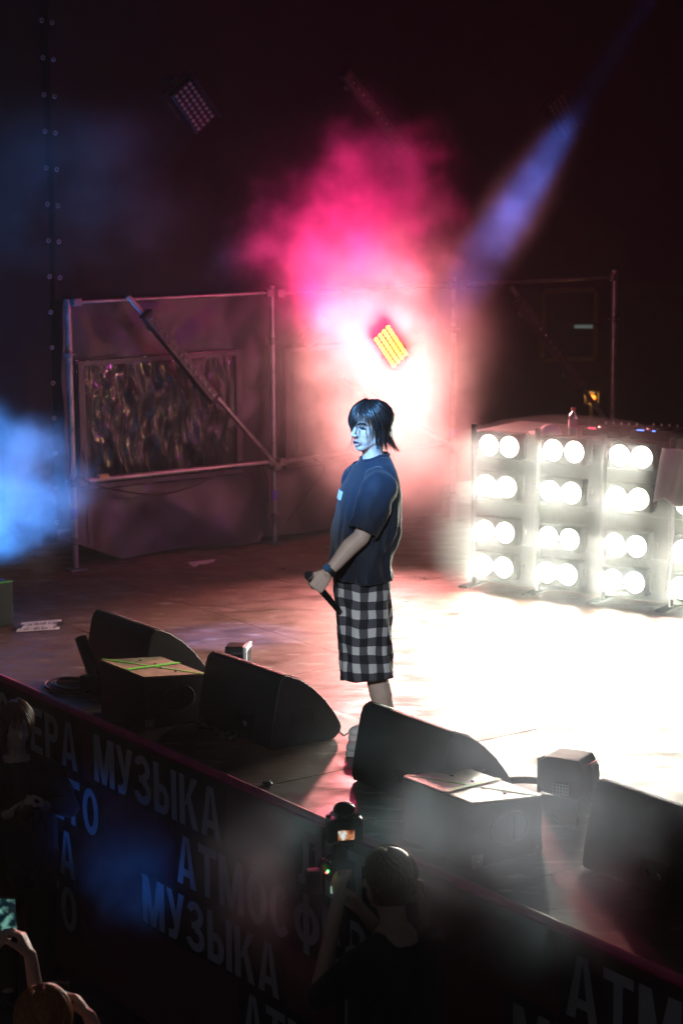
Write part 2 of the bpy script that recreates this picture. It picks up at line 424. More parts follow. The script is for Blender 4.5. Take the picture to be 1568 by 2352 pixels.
# crinkled clear film
def film_material():
    m, n, l, p = new_mat('clear crinkled film')
    p.inputs['Base Color'].default_value = (.02, .018, .02, 1); p.inputs['Roughness'].default_value = .17; p.inputs['Specular IOR Level'].default_value = 1.0
    p.inputs['Coat Weight'].default_value = .6; p.inputs['Coat Roughness'].default_value = .05
    tr = n.new('ShaderNodeBsdfTransparent'); mx = n.new('ShaderNodeMixShader'); mx.inputs[0].default_value = .85
    l.new(tr.outputs[0], mx.inputs[1]); l.new(p.outputs[0], mx.inputs[2]); l.new(mx.outputs[0], n['Material Output'].inputs['Surface'])
    tc = n.new('ShaderNodeTexCoord'); mp = n.new('ShaderNodeMapping'); mp.inputs['Scale'].default_value = (1, 9, 2.2); l.new(tc.outputs['Object'], mp.inputs[0])
    t = n.new('ShaderNodeTexNoise'); t.inputs['Scale'].default_value = 2.2; t.inputs['Detail'].default_value = 5; t.inputs['Distortion'].default_value = 1.2
    l.new(mp.outputs[0], t.inputs[0]); b = n.new('ShaderNodeBump'); b.inputs['Strength'].default_value = .9; b.inputs['Distance'].default_value = .05
    l.new(t.outputs[0], b.inputs['Height']); l.new(b.outputs[0], p.inputs['Normal'])
    return m
FILM = film_material()
for w in WINS:
    mb = MB()
    def film(u, v, w=w):
        a = w[0] - .03 + (w[1] - w[0] + .06) * u; z = w[2] - .03 + (w[3] - w[2] + .06) * v
        dx = .05 * nz3(a * 8 + .9 * nz3(z * 3, a), z * 1.3, 30) + .035 * (1 - 2 * abs(nz3(a * 13 + nz3(z * 4, a * 3) * .8, z * 3.2, 33))) + .012 * abs(nz3(a * 26, z * 6, 35))
        e = min(1, 6 * min(u, 1 - u, v, 1 - v))
        return (WALL_B + .02 + dx * e, a, z)
    mb.grid(film, 150, 100); obj('clear_window', mb, FILM, pv, smooth=True, angle=180)
    fr = MB()
    for (a0, z0, a1, z1) in ((w[0], w[2], w[1], w[2]), (w[0], w[3], w[1], w[3])):
        fr.box((WALL_B + .045, (a0 + a1) / 2, z0), (.006, a1 - a0 + .05, .035))
    for a_ in (w[0], w[1]): fr.box((WALL_B + .045, a_, (w[2] + w[3]) / 2), (.006, .05, w[3] - w[2] - .036))
    obj('window_border', fr, mat('pvc border', (.10, .09, .11), .5, var=.25), pv)

# scaffold
scaf = thing('scaffold_frame', 'steel tube scaffold frame standing in front of the plastic side wall', 'scaffold', (0, 0, 0), RZ)
SX = WALL_B + .15
def pole(name, p0, p1, r=.024): return obj(name, MB().cyl(p0, p1, r, r, 18), STEEL, scaf)
for a in (6.99, 8.77, 10.57, 12.37):
    p = pole('standard', (SX, a, .02), (SX, a, 2.05 if a > 7 else 2.02))
    obj('base_plate', MB().box((SX, a, .009), (.13, .13, .012)), CLAMP, p)
    for z in (.22, .66, 1.62):
        c = MB().cyl((SX, a, z - .006), (SX, a, z + .006), .052, .052, 14).cyl((SX, a, z - .03), (SX, a, z + .03), .029, .029, 14)
        obj('rosette', c, CLAMP, p)
for a0, a1, z in ((6.99, 8.77, .67), (8.77, 10.57, .66), (6.99, 8.77, 2.0), (8.77, 10.57, 1.99), (10.57, 12.37, 1.99)):
    l_ = pole('ledger', (SX + .04, a0 + .03, z), (SX + .04, a1 - .03, z), .022 if z < 1 else .014)
    for a in (a0 + .05, a1 - .05): obj('clamp', MB().box((SX + .04, a, z), (.06, .07, .06)), CLAMP, l_, bevel=.008)
BR = SX + .05
for a0, z0, a1, z1 in ((7.46, 2.03, 8.77, .63), (11.15, 1.95, 12.40, .56), (9.4, 1.3, 10.55, .62)):
    d_ = pole('diagonal_brace', (BR, a0, z0), (BR, a1, z1), .021)
    obj('clamp', MB().box((BR - .03, a1, z1), (.09, .07, .07)), CLAMP, d_, bevel=.008)
for a, z, c in ((6.99, .43, (.15, .18, .6)), (8.77, .40, (.25, .2, .8)), (7.22, .685, (.6, .45, .2)), (10.57, .75, (.3, .4, .8))):
    s_ = MB().cyl((SX + (.04 if a == 7.22 else 0), a - (.04 if a == 7.22 else 0), z - (0 if a == 7.22 else .04)), (SX + (.04 if a == 7.22 else 0), a + (.04 if a == 7.22 else 0), z + (0 if a == 7.22 else .04)), .026, .026, 14)
    obj('marking_sticker', s_, mat('sticker %.2f' % a, c, .5), scaf)

# hanging cable along the ledger and down the standards
def wallcable(name, label, pts, r=.008):
    n = 14; out = []
    P_ = [Vector(p) for p in pts]
    for i in range(len(P_) - 1):
        a, b, c, d = P_[max(i - 1, 0)], P_[i], P_[i + 1], P_[min(i + 2, len(P_) - 1)]
        for k in range(n):
            t = k / n
            out.append(.5 * ((2 * b) + (c - a) * t + (2 * a - 5 * b + 4 * c - d) * t * t + (3 * b - a - 3 * c + d) * t ** 3))
    out.append(P_[-1])
    o = obj(name, MB().tube(out, r, 8), RUBBER, None, rz=RZ); return tag(o, label, 'cable')
wallcable('slack_cable', 'black cable sagging below the scaffold ledger', [(SX + .08, 7.02, .70), (SX + .08, 7.2, .62), (SX + .09, 7.6, .53), (SX + .09, 7.95, .55), (SX + .08, 8.3, .66)])
wallcable('slack_cable', 'thin black cable hanging down beside the left scaffold post', [(SX + .05, 7.05, .9), (SX + .07, 7.08, .66), (SX + .05, 7.07, .4), (SX + .06, 7.075, .2)], .006)
wallcable('slack_cable', 'short black cable hanging by the middle scaffold post', [(SX + .07, 8.62, .66), (SX + .07, 8.66, .5), (SX + .06, 8.67, .36)], .006)
wallcable('slack_cable', 'black cable slung from the ledger towards the base of the middle post', [(SX + .05, 8.86, .18), (SX + .07, 9.05, .4), (SX + .08, 9.2, .58), (SX + .08, 9.1, .66)], .007)

# LED bars on the diagonals
def led_bar(label, a0, z0, a1, z1, x, n=14):
    ln = sqrt((a1 - a0) ** 2 + (z1 - z0) ** 2); t = thing('led_bar', label, 'stage light', W(0, 0, 0), RZ, 'led bars')
    ang = math.atan2(z1 - z0, a1 - a0); R = Matrix.Rotation(ang, 3, 'X')
    c = Vector((x, (a0 + a1) / 2, (z0 + z1) / 2))
    obj('housing', MB().box(c, (.075, ln, .085), R), mat('bar housing', (.06, .055, .055), .45, .2), t, bevel=.008)
    for sg in (-1, 1): obj('end_plate', MB().box(c + R @ Vector((0, sg * (ln / 2 + .006), 0)), (.085, .01, .095), R), BLK_METAL, t)
    for k in (-.35, .35):
        obj('bracket', MB().box(c + R @ Vector((-.07, ln * k, 0)), (.09, .04, .05), R), CLAMP, t)
    for k in range(n):
        q = c + R @ Vector((.040, -ln / 2 + ln * (k + .5) / n, 0))
        o = obj('led_lens', MB().lathe([(0, .006), (.012, .005), (.018, 0), (.020, -.004)], 10, Matrix.Translation(q) @ Matrix.Rotation(pi / 2, 4, 'Y')), LENS_DK, t)
    return t
LB = BR + .06
led_bar('unlit LED bar clamped on the lower left diagonal brace', *PB(336, 722, LB), *PB(490, 914, LB), LB)
led_bar('unlit LED bar hung above the pink smoke at top centre', *PB(792, 168, LB), *PB(938, 358, LB), LB)
led_bar('unlit LED bar on the right diagonal brace above the lamp wall', *PB(1190, 690, LB), *PB(1335, 890, LB), LB)

# LED matrix panels
def led_panel(label, a, z, lensm, tilt, group=None, cols=4, rows=9, Y=None, yawoff=0):
    if Y is None: x = WALL_B + .33; a, z = PB(a, z, x); pos = W(x, a, z); sc_ = .82
    else: pos = PY(a, z, Y); sc_ = .76
    t = thing('matrix_stage_light', label, 'stage light', pos, RZ, 'led matrix panels'); t.scale = (sc_,) * 3
    if Y is not None:
        for sg in (-1, 1): obj('hanger_wire', MB().cyl((-.1, sg * .12, .3), (-.1, sg * .12, 9.0), .0014, .0014, 6), BLK_METAL, t)
    # local: x = out of the wall; turn the panel to face out and tilt it on its brace
    Mr = Matrix.Rotation(yawoff, 4, 'Z') @ Matrix.Rotation(radians(12), 4, 'Y') @ Matrix.Rotation(tilt, 4, 'X')
    w_, h_ = (.255, .46) if not Y else (.222, .437); th_ = .09 if not Y else .03
    obj('housing', MB().box((.01 - th_ / 2, 0, 0), (th_, w_, h_)).tf(Mr), MATTE if Y else BLK_METAL, t, bevel=.008)
    if not Y: vis = MB().box((.03, w_ / 2 + .004, 0), (.10, .006, h_)).tf(Mr)
    if not Y: obj('side_flap', vis, mat('black flap', (.03, .012, .015), .35, .3), t)
    if not Y: obj('yoke', MB().box((-.05, 0, h_ / 2 + .03), (.05, w_ + .08, .02)).box((-.05, w_ / 2 + .04, h_ / 4), (.05, .012, h_ / 2 + .06)).box((-.05, -w_ / 2 - .04, h_ / 4), (.05, .012, h_ / 2 + .06)).box((-.12, 0, h_ / 2 + .05), (.16, .06, .06)).tf(Mr), BLK_METAL, t)
    lens_me = MB().lathe([(0, .007), (.009, .006), (.0145, .002), (.0175, .004), (.0185, -.004)], 12, Matrix.Rotation(pi / 2, 4, 'Y')).mesh('led_lens')
    lens_me.materials.append(lensm)
    for i in range(cols):
        for j in range(rows):
            o = bpy.data.objects.new('led_lens', lens_me); COL.objects.link(o); o.parent = t
            p = Mr @ Vector((.013, (i - (cols - 1) / 2) * .0575, (j - (rows - 1) / 2) * .0485)); o.matrix_local = Matrix.Translation(p) @ Mr.to_3x3().to_4x4()
    return t, Mr
led_panel('unlit LED panel with four rows of pinkish lenses at upper left', 445, 243, LENS, radians(42))
led_panel('dark LED panel at upper right beside the blue beam', 1292, 266, LENS_DK, radians(40))
WARM_B = WALL_B + .42
led_panel('lit LED panel glowing yellow inside the pink smoke', 896, 795, glow('yellow led', (1, .60, .03), 16), radians(42), Y=15.5)
_a, _z = PB(896, 795, WARM_B); WARMP = W(WARM_B + .08, _a, _z - .12)

# ------------------------------------------------------------------ outdoors seen through the right opening
cab = thing('site_cabin', 'dark site cabin with a yellow window frame seen through the opening', 'cabin', PY(1310, 1000, 25) * 1.0, radians(10))
cab.location.z = GZ
obj('wall', MB().box((0, 1.5, 1.7), (7, 3, 3.4)), mat('cabin green', (.018, .026, .022), .7, var=.3), cab)
wx, wz = -.05, 3.0 - .35
fr = MB().box((wx, -.03, wz + .42), (.66, .06, .05)).box((wx, -.03, wz - .42), (.66, .06, .05)).box((wx - .33, -.03, wz), (.05, .06, .79)).box((wx + .33, -.03, wz), (.05, .06, .79))
wo = obj('window', MB().box((wx, -.008, wz), (.6, .02, .78)), mat('window glass dark', (.03, .05, .05), .1), cab)
obj('window_frame', fr, mat('yellow frame', (.30, .22, .03), .5), wo)
obj('roof', MB().box((0, 1.5, 3.45), (7.2, 3.3, .1)), mat('cabin roof', (.04, .04, .045), .7), cab)
tl = thing('tube_light', 'pale fluorescent tube light on the cabin wall', 'lamp', PY(1330, 750, 24.8))
obj('tube', MB().cyl((-.06, 0, 0), (.16, 0, 0), .02, .02, 10), glow('tube glow', (.6, .8, .72), .12), tl); obj('fitting', MB().box((.0, .03, .035), (.5, .05, .03)), BLK_METAL, tl)
lan = thing('lantern', 'small glowing orange lantern behind the scaffold', 'lamp', PY(1358, 913, 21))
obj('bulb', MB().ell((0, 0, 0), (.045, .035, .032)), glow('orange bulb', (1, .20, .015), 3.2), lan)
obj('cage', MB().torus((0, 0, .06), .07, .008).torus((0, 0, -.06), .07, .008).cyl((-.07, 0, -.06), (-.07, 0, .06), .006).cyl((.07, 0, -.06), (.07, 0, .06), .006), BLK_METAL, lan)
obj('post', MB().cyl((0, 0.05, -.07), (0, .05, GZ - lan.location.z), .02), BLK_METAL, lan)
ol = bpy.data.lights.new('lantern_light', 'POINT'); ol.energy = 12; ol.color = (1, .45, .1); ol.shadow_soft_size = .06
oo = bpy.data.objects.new('lantern_light', ol); COL.objects.link(oo); oo.location = PY(1358, 913, 20.9)
#NEXT1

# ------------------------------------------------------------------ blinder wall and DJ table
BR0 = PZ(1093, 1352); BRZ = math.atan2(-.56, .83)
def BW(x, y, z): return BR0 + Matrix.Rotation(BRZ, 3, 'Z') @ Vector((x, y, z))
rack = thing('blinder_rack', 'black steel rack holding the wall of blinder lamps in front of the table', 'rack', BR0, BRZ)
for x in (-.09, .42, .93, 1.44, 1.95):
    u_ = obj('upright', MB().cyl((x, .12, 0), (x, .12, 1.16), .02), MATTE, rack); obj('foot', MB().box((x, .12, .006), (.08, .3, .012)), MATTE, u_)
for z in (.30, .59, .90): obj('crossbar', MB().box((.93, .16, z), (2.1, .03, .03)), MATTE, rack)
LAMPGLOW = glow('blinder lamp glow', (1, .97, .86), 7)
BOWL = mat('lamp reflector', (.75, .75, .72), .25, .9)
bl_proto = None
ZR = [1.035, .75, .427, .178]
def make_blinder():
    t = thing('blinder_lamp', '', 'blinder', (0, 0, 0), BRZ, 'blinder lamps in the wall')
    obj('housing', MB().box((0, .045, 0), (.33, .09, .19)), MATTE, t, bevel=.01)
    obj('yoke', MB().box((-.178, .05, 0), (.008, .03, .12)).box((.178, .05, 0), (.008, .03, .12)).box((0, .105, 0), (.365, .012, .03)), MATTE, t)
    for s_ in (-1, 1):
        M = Matrix.Translation((s_ * .0815, -.002, 0)) @ Matrix.Rotation(pi / 2, 4, 'X')
        b = obj('lamp', MB().lathe([(.070, 0), (.074, .008), (.080, .004), (.080, -.004)], 20, M), BOWL, t)
        obj('lamp_glass', MB().lathe([(0, .012), (.04, .010), (.0705, .002)], 20, M), LAMPGLOW, b)
    return t
BL_POW = 6.2
rown = ['top', 'second', 'third', 'bottom']; coln = ['left', 'second', 'third', 'right edge']
for r in range(4):
    for c in range(4):
        if bl_proto is None: bl_proto = make_blinder(); o = bl_proto
        else: o = copy_tree(bl_proto)
        x = .165 + .505 * c + (.02, .0, -.01, -.02)[r]
        o.location = BW(x, 0, ZR[r] + .004 * nz3(r * 3, c * 2)); o.rotation_euler = (0, 0, BRZ + random.uniform(-.03, .03))
        o['label'] = 'lit two-lamp blinder in the %s row, %s column of the lamp wall' % (rown[r], coln[c])
        for s_ in (-1, 1):
            d = bpy.data.lights.new('blinder_beam', 'AREA'); d.shape = 'DISK'; d.size = .14; d.energy = BL_POW; d.color = (1, .98, .82); d.spread = radians(100)
            lo = bpy.data.objects.new('blinder_beam', d); COL.objects.link(lo); lo.location = BW(x + s_ * .0815, -.016, ZR[r])
            lo.rotation_euler = (BW(x - .15, -3, ZR[r] - .5) - BW(x, 0, ZR[r])).to_track_quat('-Z', 'Y').to_euler()
tb = thing('dj_table', 'black draped equipment table behind the lamp wall', 'table', BR0, BRZ)
obj('table_top', MB().box((.95, .55, 1.08), (2.2, .7, .03)), BLK_PAINT, tb, bevel=.004)
obj('drape', MB().grid(lambda u, v: (-.13 + 2.16 * u, .215 + .012 * sin(40 * u) * v, 1.06 - 1.05 * v), 120, 8), mat('black cloth', (.010, .010, .010), .95, spec=.1), tb)
for x in (-.1, 2.0):
    for y in (.28, .85): obj('leg', MB().cyl((x, y, 0), (x, y, 1.065), .018), BLK_METAL, tb)
def gear(label, x, y, w, d, h, leds):
    t = thing('player_deck', label, 'dj equipment', BW(x, y, 1.0955), BRZ, 'dj equipment on the table')
    obj('chassis', MB().box((0, 0, h / 2), (w, d, h)), BLK_PLASTIC, t, bevel=.006)
    obj('jog_wheel', MB().cyl((0, -.03, h), (0, -.03, h + .012), w * .3, w * .28, 20), BLK_METAL, t)
    for k in range(5): obj('knob', MB().cyl((-w * .4 + w * .2 * k, d * .38, h), (-w * .4 + w * .2 * k, d * .38, h + .018), .009, .007, 8), WHITE_PL, t)
    for k, c in enumerate(leds): obj('indicator', MB().box((-.08 + .1 * k, -d * .44, h + .003), (.05 if k == 0 else .02, .012, .006)), glow('led %s' % c, {'blue': (.1, .2, 1), 'red': (1, .05, .1)}[c], 4), t)
gear('black player deck with a blue indicator near the right of the table', 1.15, .55, .3, .36, .06, ['blue', 'blue'])
gear('black mixer at the middle of the table', .78, .55, .3, .36, .05, ['red'])
gear('black player deck at the right end of the table', 1.55, .55, .3, .36, .06, ['blue', 'red'])
bt = thing('water_bottle', 'clear plastic water bottle standing on the table behind the lamps', 'bottle', BW(.60, .30, 1.0955), BRZ)
glass = mat('bottle plastic', (.55, .6, .65), .08, 0, spec=.9); glass.node_tree.nodes['Principled BSDF'].inputs['Transmission Weight'].default_value = .8
obj('bottle_body', MB().lathe([(0, 0), (.030, 0), (.033, .01), (.031, .05), (.033, .06), (.031, .09), (.033, .12), (.025, .15), (.013, .172), (.013, .185)], 16), glass, bt)
obj('label_band', MB().cyl((0, 0, .06), (0, 0, .115), .0338, .0338, 16, False), mat('bottle label', (.5, .2, .3), .5), bt)
obj('cap', MB().cyl((0, 0, .183), (0, 0, .2), .0155, .0155, 12), mat('bottle cap', (.6, .12, .1), .5), bt)
cp = thing('cap_hat', 'pale baseball cap lying on the table left of the bottle', 'cap', BW(.42, .30, 1.0955), BRZ)
obj('crown', MB().ell((0, 0, .0), (.085, .075, .07)).tf(Matrix.Translation((0, 0, .005))), mat('cap cloth', (.6, .58, .6), .8), cp)
obj('brim', MB().grid(lambda u, v: (-.05 - .12 * v * (1 - (2 * u - 1) ** 2 * .5), -.075 + .15 * u, .012 + .012 * (1 - (2 * u - 1) ** 2) - .01 * v), 10, 6), mat('cap cloth', (.6, .58, .6), .8), cp)
cl = MB()
def clothf(u, v):
    x = 1.47 + .30 * u - .05 * v * (1 - u); z = 1.12 - .36 * v
    if v > .9: z += .02 * sin(u * 9)
    return (x, -.10 - .015 * sin(u * 14 + v * 2) - .02 * v, z)
cl.grid(clothf, 24, 20)
ob = obj('white_cloth', cl, mat('white cotton', (.85, .86, .9), .85, var=.06), None, BR0, BRZ); sd = ob.modifiers.new('s', 'SOLIDIFY'); sd.thickness = .006
tag(ob, 'white cloth hanging over the lamp wall at the right edge', 'cloth')

# ------------------------------------------------------------------ floor wedges, cabinets, props along the front
PROF = [(.03, .0), (.008, .006), (.0, .03), (.012, .12), (.055, .33), (.068, .362), (.088, .378), (.115, .379), (.19, .347), (.27, .290), (.345, .218), (.405, .140), (.440, .080), (.447, .055), (.440, .03), (.405, .0)]
def make_wedge(w=.70):
    t = thing('monitor_wedge', '', 'speaker', (0, 0, 0), RZ, 'stage monitor wedges')
    obj('cabinet', MB().prism(PROF, 0, w), BLK_PAINT, t, bevel=.006)
    gp = [(y + .004, z + .004) for y, z in PROF[7:13]]; gi = [(y - .003, z - .003) for y, z in PROF[7:13]]
    obj('grille', MB().prism(gp + gi[::-1], .03, w - .03), GRILLE, t)
    for s_ in (-.0012, w + .0012):
        y0, z0 = .20, .14; hd = MB()
        for k in (0, 1): hd.box((s_, y0 + .0, z0 + (.035 if k else -.035)), (.006, .14, .008))
        for k in (0, 1): hd.box((s_, y0 + (.07 if k else -.07), z0), (.006, .008, .078))
        obj('handle_rim', hd, BLK_PLASTIC, t); obj('handle_shade_plate', MB().box((s_, y0, z0), (.003, .131, .061)), mat('recess', (.006, .006, .006), .8), t)  # flat dark plate paints the shade of a handle hollow
    # row of punched grille holes along the rear top edge
    n = 46; teeth = MB()
    for k in range(n): teeth.box((.02 + (w - .04) * k / (n - 1), .098, .3835), (.007, .02, .007))
    obj('grille_edge', teeth, GRILLE, t)
    rp_ = MB().box((w * .62, .004, .10), (.16, .012, .10), Matrix.Rotation(-.13, 3, 'X'))
    c = obj('connector_plate', rp_, BLK_METAL, t)
    for k in (-1, 1): obj('socket', MB().cyl((w * .62 + k * .035, -.006, .10), (w * .62 + k * .035, -.014, .098), .016, .015, 14), CHROME if k > 0 else BLK_METAL, c)
    return t
wd = [(-10.55, 5.52, 0, 'black monitor wedge at the far left end of the row'),
      (-9.22, 5.50, .02, 'black monitor wedge between the green-taped plywood cabinet and the performer'),
      (-7.86, 5.55, -.01, 'black monitor wedge hiding the performer\'s feet, smoke drifting before it'),
      (-6.24, 5.60, .0, 'black monitor wedge at the right edge behind the angular light')]
pw = make_wedge()
for k, (b, a, dz, lab) in enumerate(wd):
    o = pw if k == 0 else copy_tree(pw); o.location = W(b, a, .0012); o.rotation_euler = (0, 0, RZ + dz); o['label'] = lab
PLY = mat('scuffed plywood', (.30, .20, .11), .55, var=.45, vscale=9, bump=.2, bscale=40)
PLY_LIT = mat('lit scuffed plywood', (.74, .67, .56), .36, var=.3, vscale=9, bump=.2, bscale=40)  # paler than the other top: lamp glare is put into the colour
def cabinet(label, b, a, ply, rz=0):
    t = thing('speaker_cabinet', label, 'speaker', W(b, a, .0012), RZ + rz, 'plywood topped cabinets between the wedges')
    w, d, hf, hb = .49, .39, .285, .245
    obj('body', MB().prism([(0, 0), (0, hf), (d, hb), (d, 0)], 0, w), BLK_PAINT, t, bevel=.005)
    sl = math.atan2(hb - hf, d); R = Matrix.Rotation(sl, 3, 'X'); n = R @ Vector((0, 0, 1)); c = Vector((w / 2, d / 2, (hf + hb) / 2))
    tp = obj('plywood_top', MB().box(c + n * .005, (w - .006, d / cos(sl) - .006, .008), R), ply, t)
    # tape laid in a cross
    def strip(p, q, wd_, h):
        p = Vector(p); q = Vector(q); dd = (q - p); ang = math.atan2(dd.y, dd.x)
        R2 = R @ Matrix.Rotation(ang, 3, 'Z')
        return MB().box(c + R @ Vector(((p.x + q.x) / 2, (p.y + q.y) / 2, h)), (dd.length, wd_, .002), R2)
    s1 = obj('tape_strip', strip((-w / 2 + .0, -d / 2 + .02), (w / 2 - .0, d / 2 - .03), .016, .0108), GREEN_TAPE, t)
    obj('tape_strip', strip((.06, -d / 2), (-.05, d / 2), .03, .0135), GREEN_TAPE, t)
    for k in range(4): obj('screw', MB().cyl(c + R @ Vector((-.17 + .11 * k, .02 + .03 * (k % 2), .009)), c + R @ Vector((-.17 + .11 * k, .02 + .03 * (k % 2), .0125)), .009, .008, 10), BLK_METAL, t)
    # side handle recess on the right face
    hr = MB()
    for k in range(14):
        t0 = 2 * pi * k / 14; t1 = 2 * pi * (k + 1) / 14
        hr.cyl((w + .002, d * .52 + .105 * cos(t0), .145 + .07 * sin(t0)), (w + .002, d * .52 + .105 * cos(t1), .145 + .07 * sin(t1)), .007, .007, 6)
    obj('handle_rim', hr, BLK_PLASTIC, t)
    obj('handle_bar', MB().box((w + .004, d * .60, .145), (.01, .012, .10)), BLK_METAL, t)
    for (y, z) in ((.03, .03), (d - .03, .03)):
        cn = obj('corner_plate', MB().box((w + .0015, y, z), (.004, .055, .055)), CLAMP, t)
        obj('corner_screw', MB().cyl((w + .003, y, z), (w + .007, y, z), .007, .005, 8), CHROME, cn)
    return t
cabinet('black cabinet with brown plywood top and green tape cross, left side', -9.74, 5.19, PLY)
cabinet('black cabinet with brightly lit plywood top and tape cross, in the smoke', -7.00, 5.22, PLY_LIT)
# cabinet cut by the left frame edge
t = thing('road_case', 'dark case with green tape edge cut off by the left frame edge', 'case', W(-12.02, 5.50, .001), RZ)
obj('case_body', MB().box((-.20, .14, .145), (.40, .28, .29)), BLK_PAINT, t, bevel=.006)
obj('case_tape', MB().box((-.01, .14, .292), (.03, .285, .003)), GREEN_TAPE, t)
obj('case_corner', MB().box((.001, .02, .05), (.006, .04, .06)).box((.001, .02, .25), (.006, .04, .06)), CLAMP, t)
obj('case_cable', MB().tube([(.01, .02, .14), (.03, .0, .09), (.045, -.01, .04), (.03, -.03, .012), (.0, -.05, .01)], .006, 8), mat('grey cable', (.3, .28, .25), .5), t)

# small par light on the deck facing the performer
def floor_par():
    t = thing('floor_light', 'small black floor light with a pale front between the left wedges', 'stage light', PZ(551, 1552), radians(-8))
    obj('body', MB().prism([(-.07, .03), (-.08, .12), (-.06, .15), (.06, .15), (.08, .12), (.07, .03)], -.06, .03), BLK_METAL, t, bevel=.006)
    obj('front_ring', MB().box((.038, 0, .09), (.016, .17, .125)), WHITE_PL, t, bevel=.004)
    for k in range(5): obj('vent_slot', MB().box((.047, -.056 + .028 * k, .09), (.004, .01, .085)), BLK_METAL, t)
    obj('bracket', MB().box((-.02, -.09, .06), (.03, .006, .12)).box((-.02, .09, .06), (.03, .006, .12)).box((-.02, 0, .003), (.03, .18, .006)), BLK_METAL, t)
    for ch in t.children: pass
    return t
fp = floor_par(); fp.scale = (1.25, 1.0, 1.25)
# angular light on the right
def angular():
    p = PZ(1302, 1848); t = thing('moving_head_light', 'black angular floor light glinting pink between the taped cabinet and right wedge', 'stage light', p, radians(-30))
    body = [(-.085, .07), (-.12, .13), (-.10, .225), (-.07, .245), (.09, .245), (.125, .185), (.13, .09), (.09, .055)]
    obj('head', MB().prism([(-x, z) for x, z in body], -.09, .09).tf(Matrix.Rotation(pi / 2, 4, 'Z')), BLK_PAINT, t, bevel=.01)
    obj('base', MB().box((0, 0, .03), (.2, .18, .06)), BLK_PLASTIC, t, bevel=.008)
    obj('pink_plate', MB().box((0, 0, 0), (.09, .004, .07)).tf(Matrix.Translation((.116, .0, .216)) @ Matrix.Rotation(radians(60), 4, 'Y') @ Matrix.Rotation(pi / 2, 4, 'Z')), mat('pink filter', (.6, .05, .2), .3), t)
    gr = MB()
    for k in range(6): gr.box((-.03 + .015 * k, -.094, .10), (.005, .006, .06))
    for k in range(4): gr.box((.008, -.0965, .078 + .015 * k), (.085, .004, .004))
    obj('vent_grille', gr, WHITE_PL, t)
    for sg in (-1, 1): obj('yoke_arm', MB().box((sg * .135, 0, .13), (.02, .06, .17)), BLK_PLASTIC, t, bevel=.006)
    return t
angular()
st = tag(obj('perforated_strap', MB().grid(lambda u, v: (.10 * cos(pi + pi * u), .045 * sin(pi * u) + .0, .02 + .035 * v), 24, 2), BLK_PLASTIC, None, PZ(1205, 1815), radians(-5)), 'black curved strap lying beside the angular light', 'strap')
st.modifiers.new('s', 'SOLIDIFY').thickness = .004
# tube launcher leaning on the left
t = thing('confetti_tube', 'black tube leaning on a small base beside the far left wedge', 'stage effect', W(-10.20, 5.38, .001), RZ)
obj('tube', MB().lathe([(.0, .012), (.036, .012), (.036, .27), (.030, .27), (.030, .02)], 20, Matrix.Translation((.05, .0, .07)) @ Matrix.Rotation(radians(-38), 4, 'Y')), BLK_PLASTIC, t)
obj('base', MB().box((.06, 0, .05), (.14, .13, .1), Matrix.Rotation(.4, 3, 'Z')), BLK_METAL, t, bevel=.006)
# papers
def paper(name, label, px, z=.004, lines=None, tapes=True, pts=None, curl=.006):
    o = thing(name, label, 'paper', pts[0].copy())
    P0 = pts[0]; L = [p - P0 for p in pts]
    def q(u, v):
        p = (L[0] * (1 - u) + L[1] * u) * (1 - v) + (L[3] * (1 - u) + L[2] * u) * v
        return (p.x, p.y, z + curl * max(0, nz3(u * 2 + px, v * 2, 2)))
    obj('sheet', MB().grid(q, 10, 8), PAPER, o)
    if lines:
        rnd = random.Random(3); k = 0
        for (v0, v1) in lines:
            u = .08; mbk = MB()
            while u < .9:
                w_ = rnd.uniform(.006, .016); h = rnd.uniform(.35, 1.0)
                va = v1 - (v1 - v0) * h
                a_, b_, c_, d_ = (Vector(q(u, va)), Vector(q(u + w_, va)), Vector(q(u + w_, v1)), Vector(q(u, v1)))
                mbk.add([p + Vector((0, 0, .0012)) for p in (a_, b_, c_, d_)], [(0, 1, 2, 3)])
                u += w_ + rnd.choice((.008, .012, .012, .016, .05))
            obj('handwriting', mbk, INK, o)
    if tapes:
        for (u0, u1) in ((-.06, .09), (.92, 1.07)):
            tp = MB().add([Vector(q(u, v)) + Vector((0, 0, .003)) for u, v in ((u0, .28), (u1, .28), (u1, .72), (u0, .72))], [(0, 1, 2, 3)])
            obj('gaffer_tape', tp, mat('gaffer tape', (.015, .013, .013), .6), o)
    return o
paper('set_list', 'white handwritten set list taped to the deck at left', 0, lines=[(.14, .44), (.58, .9)], pts=[PZ(50, 1431), PZ(142, 1424), PZ(136, 1447), PZ(37, 1453)], curl=.004)
paper('paper_sheet', 'white paper sheet lying behind the middle monitor wedge', 3, tapes=False, pts=[PZ(740, 1646), PZ(762, 1632), PZ(840, 1658), PZ(790, 1690)])
paper('paper_sheet', 'white paper sheet half tucked under the plastic side wall', 6, tapes=False, pts=[PZ(425, 1293), PZ(497, 1285), PZ(492, 1291), PZ(448, 1304)], curl=.03)
